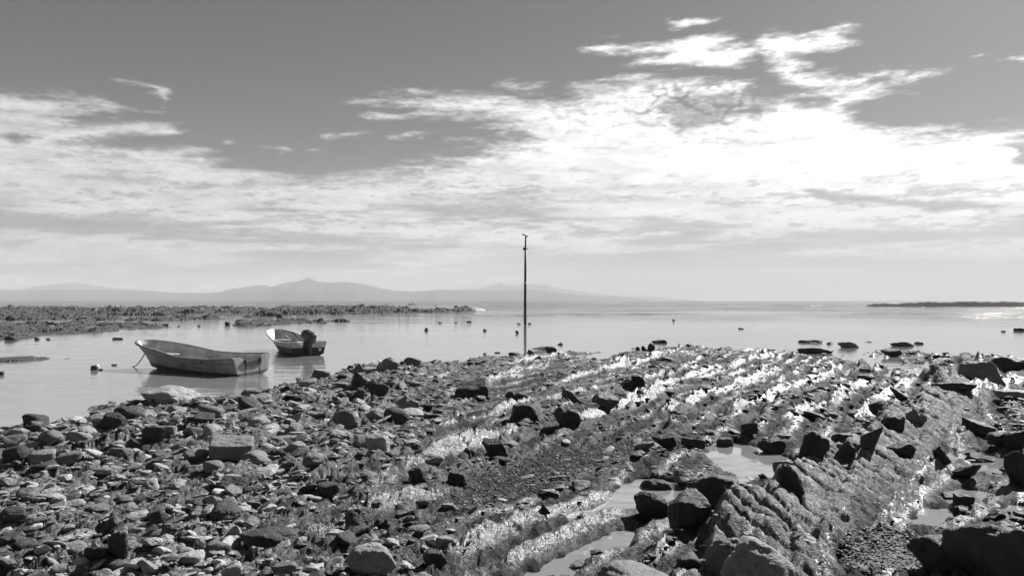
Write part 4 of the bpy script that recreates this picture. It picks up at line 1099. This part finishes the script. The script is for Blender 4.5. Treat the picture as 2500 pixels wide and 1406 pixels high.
def make_boat(name, L, B, m_side, m_bot, m_rail, bot_z, label, transom_dark=False):
    root = bpy.data.objects.new(name, None); COL.objects.link(root); tag(root, label, 'boat', 'boats moored in the lagoon')
    P = hull_pts(L, B); n = P.shape[1]
    # hull with bottom, two sides, real thickness
    def shell(nm, j0, j1, mat, inset=0.0, zmin=None, parent=root):
        V = []; Fc = []
        cols = [(j, 1) for j in range(j1, j0 - 1, -1)] + [(j, -1) for j in range(j0 + (1 if j0 == 0 else 0), j1 + 1)]
        if j0 == 0:
            for i in range(NT):
                for (j, s) in cols:
                    x, y, z = P[i, j]; y = max(y - inset, 0); V.append((x - inset * 1.5 * (i / NT) ** 3, y * s, max(z, zmin) if zmin is not None else z))
            m = len(cols)
            for i in range(NT - 1):
                for k in range(m - 1): Fc.append((i * m + k, i * m + k + 1, (i + 1) * m + k + 1, (i + 1) * m + k))
        else:
            for s in (1, -1):
                o0 = len(V); m = j1 - j0 + 1
                for i in range(NT):
                    for j in range(j0, j1 + 1):
                        x, y, z = P[i, j]; V.append((x, y * s, z))
                for i in range(NT - 1):
                    for k in range(m - 1):
                        q = (o0 + i * m + k, o0 + i * m + k + 1, o0 + (i + 1) * m + k + 1, o0 + (i + 1) * m + k)
                        Fc.append(q if s < 0 else q[::-1])
        me = mesh_py(nm, V, Fc); bm = bmesh.new(); bm.from_mesh(me); bmesh.ops.remove_doubles(bm, verts=bm.verts[:], dist=0.0005)
        bmesh.ops.recalc_face_normals(bm, faces=bm.faces[:]); bm.to_mesh(me); bm.free()
        return link(nm, me, mat, parent)
    split = bot_z
    shell('hull_bottom', 0, split, m_bot)
    shell('hull_side', split, n - 1, m_side)
    shell('inner_liner', 0, n - 1, M_inner, inset=0.05, zmin=0.10)
    # gunwale rail: a rounded lip all round
    rail = [sheer_at(P, k / 60, 1) for k in range(61)] + [sheer_at(P, k / 60, -1) for k in range(59, -1, -1)]
    V = []; Fc = []; sec = [(-.055, -.05), (.035, -.06), (.05, -.02), (.04, .015), (-.035, .02), (-.06, 0.0)]
    cen = Vector((L * .35, 0, 0))
    for i, p in enumerate(rail):
        tdir = (rail[min(i + 1, len(rail) - 1)] - rail[max(i - 1, 0)]); tdir.z = 0; tdir.normalize()
        out = Vector((tdir.y, -tdir.x, 0));
        if out.dot(p - cen) < 0: out = -out
        for (a, b_) in sec: V.append(p + out * a + Vector((0, 0, b_)))
    m = len(sec)
    for i in range(len(rail) - 1):
        for k in range(m): Fc.append((i * m + k, i * m + (k + 1) % m, (i + 1) * m + (k + 1) % m, (i + 1) * m + k))
    Fc.append(tuple(range(m))); Fc.append(tuple((len(rail) - 1) * m + k for k in range(m))[::-1])
    me = mesh_py('gunwale', V, Fc); bm = bmesh.new(); bm.from_mesh(me); bmesh.ops.recalc_face_normals(bm, faces=bm.faces[:]); bm.to_mesh(me); bm.free()
    link('gunwale', me, m_rail, root)
    # transom with the motor notch
    pr = P[0]; zt = pr[-1][2]
    out = [(-y, z) for (x, y, z) in pr[::-1]][:-1] + [(y, z) for (x, y, z) in pr]
    nw = B * 0.19
    top = [(pr[-1][1] * .62, zt + 0.0), (nw + .05, zt - .08), (nw, zt - .20), (-nw, zt - .20), (-nw - .05, zt - .08), (-pr[-1][1] * .62, zt)]
    ring = out + top
    bm = bmesh.new(); a = [bm.verts.new((-.03, y, z)) for y, z in ring]; b = [bm.verts.new((.035, y, z)) for y, z in ring]
    bm.faces.new(a); bm.faces.new(b[::-1]); k = len(ring)
    for i in range(k): bm.faces.new((a[i], a[(i + 1) % k], b[(i + 1) % k], b[i]))
    bmesh.ops.triangulate(bm, faces=[f for f in bm.faces if len(f.verts) > 4]); bmesh.ops.recalc_face_normals(bm, faces=bm.faces[:])
    me = bpy.data.meshes.new('transom'); bm.to_mesh(me); bm.free(); me.materials.append(m_side)
    tr = link('transom', me, None, root, smooth=False)
    # lower band of the transom in the bottom paint
    zb = 0.16 if not transom_dark else 0.46
    wb = float(np.interp(zb, [p[2] for p in pr], [p[1] for p in pr]))
    rb_ = [(y, z) for (x, y, z) in pr if z < zb]
    poly = [(-y, z) for y, z in rb_[::-1]] + rb_[1:] + [(wb, zb), (-wb, zb)]
    bm = bmesh.new(); a = [bm.verts.new((-.036, y, z)) for y, z in poly]; b = [bm.verts.new((-.031, y, z)) for y, z in poly]
    bm.faces.new(a); bm.faces.new(b[::-1])
    for i in range(len(poly)): bm.faces.new((a[i], a[(i + 1) % len(poly)], b[(i + 1) % len(poly)], b[i]))
    bmesh.ops.recalc_face_normals(bm, faces=bm.faces[:]); me = bpy.data.meshes.new('bottom_band'); bm.to_mesh(me); bm.free()
    link('bottom_band', me, M_black if transom_dark else m_bot, tr, smooth=False)
    # floor, seats, foredeck
    def across(t, z, dx, th, nm, mat, lim=.9):
        i = int(t * (NT - 1)); yb = float(np.interp(z, P[i, :, 2], P[i, :, 1])) - .05
        link(nm, box_mesh(nm, (L * t, 0, z), (dx, 2 * yb, th), 0.012), mat, root, smooth=False)
    across(0.30, 0.42, 0.28, 0.04, 'seat', M_wood); across(0.56, 0.46, 0.26, 0.04, 'seat', M_wood)
    across(0.04, 0.50, 0.42, 0.05, 'stern_bench', M_inner)
    V = []
    for i in range(int(.80 * (NT - 1)), NT):
        zz = 0.62; yb = max(float(np.interp(zz, P[i, :, 2], P[i, :, 1])) - .045, 0); xx = float(np.interp(zz, P[i, :, 2], P[i, :, 0])) - .04
        V += [(xx, -yb, zz), (xx, yb, zz)]
    me = mesh_py('foredeck', V, [(2 * k, 2 * k + 1, 2 * k + 3, 2 * k + 2) for k in range(len(V) // 2 - 1)])
    o = link('foredeck', me, M_inner, root); md = o.modifiers.new('solid', 'SOLIDIFY'); md.thickness = 0.03
    # spray strake line on each side
    for s in (1, -1):
        pts = [Vector((P[i, 7][0], P[i, 7][1] * s + .006 * s, P[i, 7][2])) for i in range(0, NT - 1)]
        link('strake', tube('strake', pts, 0.014, 6), m_rail, root)
    return root, P

def orient(root, pos, fwd):
    root.rotation_mode = 'XYZ'; root.location = pos; root.rotation_euler = (0, 0, math.atan2(fwd[1], fwd[0]))

BOAT_GREY = dict(L=6.1, B=2.02)
b1, P1 = make_boat('fishing_boat', 6.0, 1.95, M_hull, M_bottom, M_rail, 3, 'grey open fishing boat without a motor, notched stern, moored nearest the rocks')
orient(b1, tuple(W(617, 915)) + (-0.02,), (-.862, .507)); b1.rotation_euler.x = R(-4.0)
# motor board in the notch, its brackets and the rust runs below it
brd = link('motor_board', box_mesh('motor_board', (-.055, 0, .50), (.05, .80, .20), .01), M_board, b1, smooth=False)
for s in (-1, 1):
    link('board_clamp', box_mesh('board_clamp', (-.06, s * .37, .60), (.08, .10, .16), .015), M_board, brd)
    st = link('rust_run', box_mesh('rust_run', (-.041, s * .36, .20), (.006, .035, .42), .002), M_stain, b1); st['label'] = 'dark rust run below the motor board'
f = bpy.data.curves.new('lettering', 'FONT'); f.body = 'CRIZIA'; f.size = .24; f.extrude = .002; f.align_x = 'CENTER'; f.space_character = 1.15
ft = bpy.data.objects.new('lettering', f); COL.objects.link(ft); f.materials.append(M_letter); 
i = int(.36 * (NT - 1)); ya = P1[i, 4][1]; za = P1[i, 4][2]; yb = P1[i, 6][1]; zb = P1[i, 6][2]
bpy.context.view_layer.update()
fm = bpy.data.meshes.new_from_object(ft.evaluated_get(bpy.context.evaluated_depsgraph_get())); bpy.data.objects.remove(ft)
fm.materials.clear(); ft = link('lettering', fm, M_letter, b1, smooth=False)
ft.rotation_euler = (R(90) - math.atan2(yb - ya, zb - za), 0, R(180)); ft.location = (P1[i, 4][0], ya + .03, za + .01)
# cleat and short vertical rub mark on the side facing the camera
link('fender_strip', box_mesh('fender_strip', (1.75, float(np.interp(.62, P1[11, :, 2], P1[11, :, 1])) + .03, .60), (.05, .03, .16), .008), M_stain, b1)
link('bow_cleat', box_mesh('bow_cleat', (5.65, .0, .66), (.16, .05, .06), .015), M_steel, b1)
link('loose_plank', box_mesh('loose_plank', (4.55, .30, .74), (1.15, .12, .035), .006, 1), M_wood, b1, smooth=False)
rp_ = [Vector((3.3 + .25 * math.cos(a * .9) + .02 * a, .35 + .2 * math.sin(a), .70 + .02 * math.sin(a * 2.3))) for a in np.linspace(0, 10, 60)]
link('rope_coil', tube('rope_coil', [(p.x - .2, p.y - .3, p.z - .22) for p in rp_], .018, 5), M_rope, b1)

b2, P2 = make_boat('motor_boat', 6.0, 2.10, M_hull2, M_black, M_rail2, 5, 'small white open boat with black bottom and a black outboard motor, moored behind', transom_dark=True)
orient(b2, tuple(W(752, 868)) + (-0.04,), (-.50, .866))
# outboard: leg (part) with cowling, propeller, tiller
C_ = Matrix.Translation((-.20, 0.05, .62)) @ Euler((R(-8), R(-14), R(28))).to_matrix().to_4x4() @ Matrix.Scale(1.2, 4)
leg = link('outboard_motor', box_mesh('outboard_motor', (-.05, 0, -.30), (.27, .19, .85), .04, 3, C_), M_leg, b2)
def sub(nm, me, mat): return link(nm, me, mat, leg)
bm = bmesh.new(); v, fq = box_v((.12, 0, .42), (.74, .40, .46)); vs = [bm.verts.new(p) for p in v]
for q in fq: bm.faces.new([vs[i] for i in q])
for vv in bm.verts:
    if vv.co.z > .42: vv.co.x = .12 + (vv.co.x - .12) * .86 ; vv.co.y *= .82
    if vv.co.x > .12 and vv.co.z > .42: vv.co.z -= .10
bmesh.ops.bevel(bm, geom=bm.edges[:], offset=.085, segments=4, profile=.5, affect='EDGES'); bmesh.ops.recalc_face_normals(bm, faces=bm.faces[:])
bmesh.ops.transform(bm, matrix=C_ @ Matrix.Rotation(R(-16), 4, 'Y'), verts=bm.verts[:]); me = bpy.data.meshes.new('cowling'); bm.to_mesh(me); bm.free()
sub('cowling', me, M_cowl)
sub('cowl_band', box_mesh('cowl_band', (.10, 0, .20), (.62, .36, .07), .025, 2, C_ @ Matrix.Rotation(R(-16), 4, 'Y')), M_steel if False else M_leg)
sub('swivel_bracket', box_mesh('swivel_bracket', (.14, 0, -.05), (.16, .26, .34), .03, 2, C_), M_leg)
sub('cavitation_plate', box_mesh('cavitation_plate', (-.12, 0, -.62), (.40, .22, .025), .008, 1, C_), M_leg)
sub('gearcase', box_mesh('gearcase', (-.10, 0, -.76), (.44, .11, .13), .05, 3, C_), M_leg)
sub('skeg', box_mesh('skeg', (-.08, 0, -.88), (.22, .025, .14), .008, 1, C_), M_leg)
bm = bmesh.new()
for k in range(3):
    a = 2 * math.pi * k / 3; pts = []
    for (r_, w_) in ((.03, .03), (.09, .07), (.14, .07), (.165, .02)):
        for s in (-1, 1):
            q = a + s * w_ / r_ * .5 if r_ > .04 else a + s * .5
            pts.append(Vector((-.34 - s * .025, r_ * math.cos(q), -.76 + r_ * math.sin(q))))
    vs = [bm.verts.new(C_ @ p) for p in pts]
    for j in range(3): bm.faces.new((vs[2 * j], vs[2 * j + 1], vs[2 * j + 3], vs[2 * j + 2]))
bmesh.ops.solidify(bm, geom=bm.faces[:], thickness=.012)
me = bpy.data.meshes.new('propeller'); bm.to_mesh(me); bm.free(); sub('propeller', me, M_steel)
sub('tiller', tube('tiller', [C_ @ Vector(p) for p in ((.35, .02, .14), (.6, .05, .16), (.95, .10, .34))], [.03, .026, .034], 8), M_leg)
link('trim_tab', box_mesh('trim_tab', (-.06, -.62, .36), (.02, .16, .16), .04, 3), M_steel, b2)
link('bow_staff', tube('bow_staff', [(4.2, .25, .30), (4.22, .27, 1.6)], [.022, .014], 6), M_rail, b2)
link('bow_staff', tube('bow_staff', [(4.7, -.5, .5), (4.35, .1, 1.0)], [.02, .02], 6), M_inner, b2)
link('cross_bench', box_mesh('cross_bench', (3.3, 0, .56), (1.0, 1.75, .05), .012), M_inner, b2, smooth=False)
link('fuel_box', box_mesh('fuel_box', (.75, .35, .56), (.5, .5, .16), .03), M_inner, b2, smooth=False)

# mooring rope from the near boat's bow into the lagoon
bow = b1.matrix_basis @ Vector((6.45, 0, .86))
e = W(316, 897, -0.03)
pts = []
for k in range(15):
    q = k / 14; p = bow.lerp(Vector((e[0], e[1], -.05)), q); p.z -= .22 * math.sin(math.pi * q) ; pts.append(p)
o = link('mooring_rope', tube('mooring_rope', pts, .022, 6), M_rope); tag(o, 'dark mooring rope hanging from the bow of the near grey boat into the water', 'rope')

# float in the lagoon left of the near boat
fx, fy = W(230, 903)
root = bpy.data.objects.new('mooring_float', None); COL.objects.link(root); root.location = (fx, fy, 0); tag(root, 'dark squat mooring float with a white side, floating left of the near boat', 'float')
bm = bmesh.new(); bmesh.ops.create_cone(bm, cap_ends=True, segments=20, radius1=.15, radius2=.13, depth=.24); bmesh.ops.bevel(bm, geom=[e_ for e_ in bm.edges if len(e_.link_faces) == 2 and any(len(f_.verts) > 4 for f_ in e_.link_faces)], offset=.04, segments=3, profile=.5, affect='EDGES')
bmesh.ops.translate(bm, vec=(0, 0, .07), verts=bm.verts[:]); me = bpy.data.meshes.new('float_body'); bm.to_mesh(me); bm.free(); link('float_body', me, M_black, root)
bm = bmesh.new(); bmesh.ops.create_uvsphere(bm, u_segments=16, v_segments=10, radius=.10); bmesh.ops.translate(bm, vec=(.10, .03, .13), verts=bm.verts[:]); me = bpy.data.meshes.new('white_buoy'); bm.to_mesh(me); bm.free(); link('white_buoy', me, plain('white_plastic', .75, .4, .1, 6), root)
link('line_knot', tube('line_knot', [(.16, 0, .0), (.28, .02, .02), (.38, 0, -.02)], [.02, .045, .02], 8), M_rope, root)

# ------------------------------------------------------------------ marker pole
PXY = W(1282, 791)
root = bpy.data.objects.new('marker_pole', None); COL.objects.link(root); root.location = (PXY[0], PXY[1], 0); root.scale = (.9, .9, .893)
tag(root, 'tall black marker pole with a small solar panel on top, standing in the sea', 'pole')
M_pole = plain('tarred_pole', 0.012, 0.6, 0.5, 4, 0, 0.004)
k = PXY[1] / F
link('pole', tube('pole', [(0, 0, -1.2), (0, 0, 3), (.02, 0, 6), (.05, 0, 9.75)], [.19, .175, .16, .145], 14), M_pole, root)
link('upper_mast', tube('upper_mast', [(.05, 0, 9.75), (.08, 0, 11.55)], [.11, .10], 12), M_pole, root)
link('lamp_box', box_mesh('lamp_box', (-.07, -.02, 9.95), (.42, .36, .34), .03), M_pole, root)
link('lamp_bracket', box_mesh('lamp_bracket', (.12, 0, 9.95), (.52, .10, .10), .02), M_pole, root)
link('clamp_band', tube('clamp_band', [(.02, 0, 5.40), (.02, 0, 5.47)], .178, 14), M_steel, root)
pm = Matrix.Translation((-.02, 0, 11.72)) @ Euler((R(18), R(24), 0)).to_matrix().to_4x4()
pn = link('solar_panel', box_mesh('solar_panel', (0, 0, 0), (.86, .6, .04), .008, 1, pm), plain('panel_back', .35, .4, .1, 5), root, smooth=False)
link('panel_glass', box_mesh('panel_glass', (0, 0, .026), (.80, .54, .008), 0, 1, pm), plain('panel_cells', .03, .12, .2, 9), pn, smooth=False)
link('panel_strut', tube('panel_strut', [(.08, 0, 11.5), (.0, 0, 11.72)], .03, 8), M_pole, root)
link('guy_rod', tube('guy_rod', [(-.62, 0, -.2), (-.30, 0, 1.15)], .02, 6), M_pole, root)

# ------------------------------------------------------------------ birds
M_bird = plain('dark_plumage', 0.03, 0.8, 0.3, 12)
def standing_bird(x, y, z, s, rz, label, neck=0.0):
    bm = bmesh.new()
    ringdat = [((-.30, .30), .02), ((-.20, .36), .07), ((-.05, .46), .115), ((.08, .56), .10), ((.14, .68), .055), ((.13, .78), .04), ((.16 + neck, .86), .038), ((.20 + neck, .90), .045), ((.27 + neck, .90), .022), ((.42 + neck, .86), .008)]
    rings = []
    for k, ((cx, cz), r) in enumerate(ringdat):
        a = ringdat[max(k - 1, 0)][0]; b = ringdat[min(k + 1, len(ringdat) - 1)][0]
        t = Vector((b[0] - a[0], 0, b[1] - a[1])).normalized(); n = Vector((-t.z, 0, t.x))
        rings.append([bm.verts.new(Vector((cx, 0, cz)) + n * math.cos(q) * r + Vector((0, 1, 0)) * math.sin(q) * r * .9) for q in np.linspace(0, 2 * math.pi, 9)[:-1]])
    for i in range(len(rings) - 1):
        for k in range(8): bm.faces.new((rings[i][k], rings[i][(k + 1) % 8], rings[i + 1][(k + 1) % 8], rings[i + 1][k]))
    bm.faces.new(rings[0]); bm.faces.new(rings[-1])
    for s_ in (-1, 1):                          # legs
        p = [Vector((-.02, .05 * s_, .40)), Vector((.0, .05 * s_, .16)), Vector((.02, .05 * s_, 0)), Vector((.10, .05 * s_, 0))]
        for a, b in zip(p[:-1], p[1:]):
            q = [bm.verts.new(a + Vector((.012, 0, 0))), bm.verts.new(a + Vector((-.012, .012, 0))), bm.verts.new(a + Vector((-.012, -.012, 0))), bm.verts.new(b + Vector((.012, 0, 0.01))), bm.verts.new(b + Vector((-.012, .012, 0))), bm.verts.new(b + Vector((-.012, -.012, 0)))]
            for f_ in ((0, 1, 4, 3), (1, 2, 5, 4), (2, 0, 3, 5)): bm.faces.new([q[i] for i in f_])
    bmesh.ops.recalc_face_normals(bm, faces=bm.faces[:])
    me = bpy.data.meshes.new('bird'); bm.to_mesh(me); bm.free()
    o = link('bird', me, M_bird); o.location = (x, y, z); o.scale = (s, s, s); o.rotation_euler = (0, 0, rz)
    tag(o, label, 'bird', 'birds resting on the outer reef')
for (px, rz, lab) in ((942, 0.3, 'leftmost dark bird standing on the outer reef'), (976, 2.9, 'second dark bird from the left on the outer reef'),
                      (998, 3.3, 'third dark bird from the left on the outer reef'), (1004.5, 0.2, 'middle bird of the tight group of three on the outer reef'),
                      (1010.5, 3.0, 'right bird of the tight group of three on the outer reef'), (1064, 2.7, 'lone dark bird farthest right on the outer reef')):
    y = 205.0; x = (px - 1250) / F * y
    g = flats(np.array([x] * 9), y + np.linspace(-14, 14, 9)); j = int(np.argmax(g)); yy = y + np.linspace(-14, 14, 9)[j]
    standing_bird((px - 1250) / F * yy, yy, max(float(g[j]) - .03, .05), 1.05, rz, lab)

def flying_bird(pos, s, rz, roll, label):
    bm = bmesh.new(); body = []
    for (x, r) in ((-.28, .01), (-.15, .05), (0, .07), (.12, .05), (.2, .035), (.3, .006)):
        body.append([bm.verts.new((x, math.sin(q) * r, math.cos(q) * r)) for q in np.linspace(0, 2 * math.pi, 7)[:-1]])
    for i in range(5):
        for k in range(6): bm.faces.new((body[i][k], body[i][(k + 1) % 6], body[i + 1][(k + 1) % 6], body[i + 1][k]))
    bm.faces.new(body[0]); bm.faces.new(body[-1])
    for s_ in (-1, 1):
        q = [(.10, .04, .03), (-.08, .04, .03), (.12, .32, .16), (-.05, .32, .15), (.02, .68, .04), (-.06, .66, .035)]
        vs = [bm.verts.new((a, b * s_, c)) for a, b, c in q]; us = [bm.verts.new((a, b * s_, c - .015)) for a, b, c in q]
        for i in (0, 2):
            bm.faces.new((vs[i], vs[i + 1], vs[i + 3], vs[i + 2])); bm.faces.new((us[i], us[i + 2], us[i + 3], us[i + 1]))
            bm.faces.new((vs[i], vs[i + 2], us[i + 2], us[i])); bm.faces.new((vs[i + 1], us[i + 1], us[i + 3], vs[i + 3]))
        bm.faces.new((vs[4], vs[5], us[5], us[4]))
    bmesh.ops.recalc_face_normals(bm, faces=bm.faces[:]); me = bpy.data.meshes.new('bird'); bm.to_mesh(me); bm.free()
    o = link('bird', me, M_bird); o.location = pos; o.scale = (s, s, s); o.rotation_euler = (roll, 0, rz); tag(o, label, 'bird')
flying_bird(Wd(2153, 70, 240), .75, 1.3, .5, 'tiny dark bird flying high in the clear sky at the upper right')
flying_bird(Wd(1612, 663, 300), .9, .4, -.2, 'tiny bird flying low over the sea right of the pole')

# ------------------------------------------------------------------ haze
bm = bmesh.new(); v, fq = box_v((0, 4700, 0), (24000, 9600, 1)); 
v = [(a, b, -31.0 if c < 0 else 260.0) for a, b, c in v]; vs = [bm.verts.new(p) for p in v]
for q in fq: bm.faces.new([vs[i] for i in q])
bmesh.ops.recalc_face_normals(bm, faces=bm.faces[:]); me = bpy.data.meshes.new('haze'); bm.to_mesh(me); bm.free()
mh = bpy.data.materials.new('haze_air'); mh.use_nodes = True; t = mh.node_tree; t.nodes.clear()
out = nd(t, 'ShaderNodeOutputMaterial'); pv = nd(t, 'ShaderNodeVolumePrincipled')
pv.inputs['Color'].default_value = (.94, .94, .94, 1); pv.inputs['Density'].default_value = 0.00018; pv.inputs['Anisotropy'].default_value = 0.0
t.links.new(pv.outputs[0], out.inputs['Volume'])
o = link('haze', me, mh, smooth=False); tag(o, kind='stuff', label='thin pale sea haze over the whole bay')
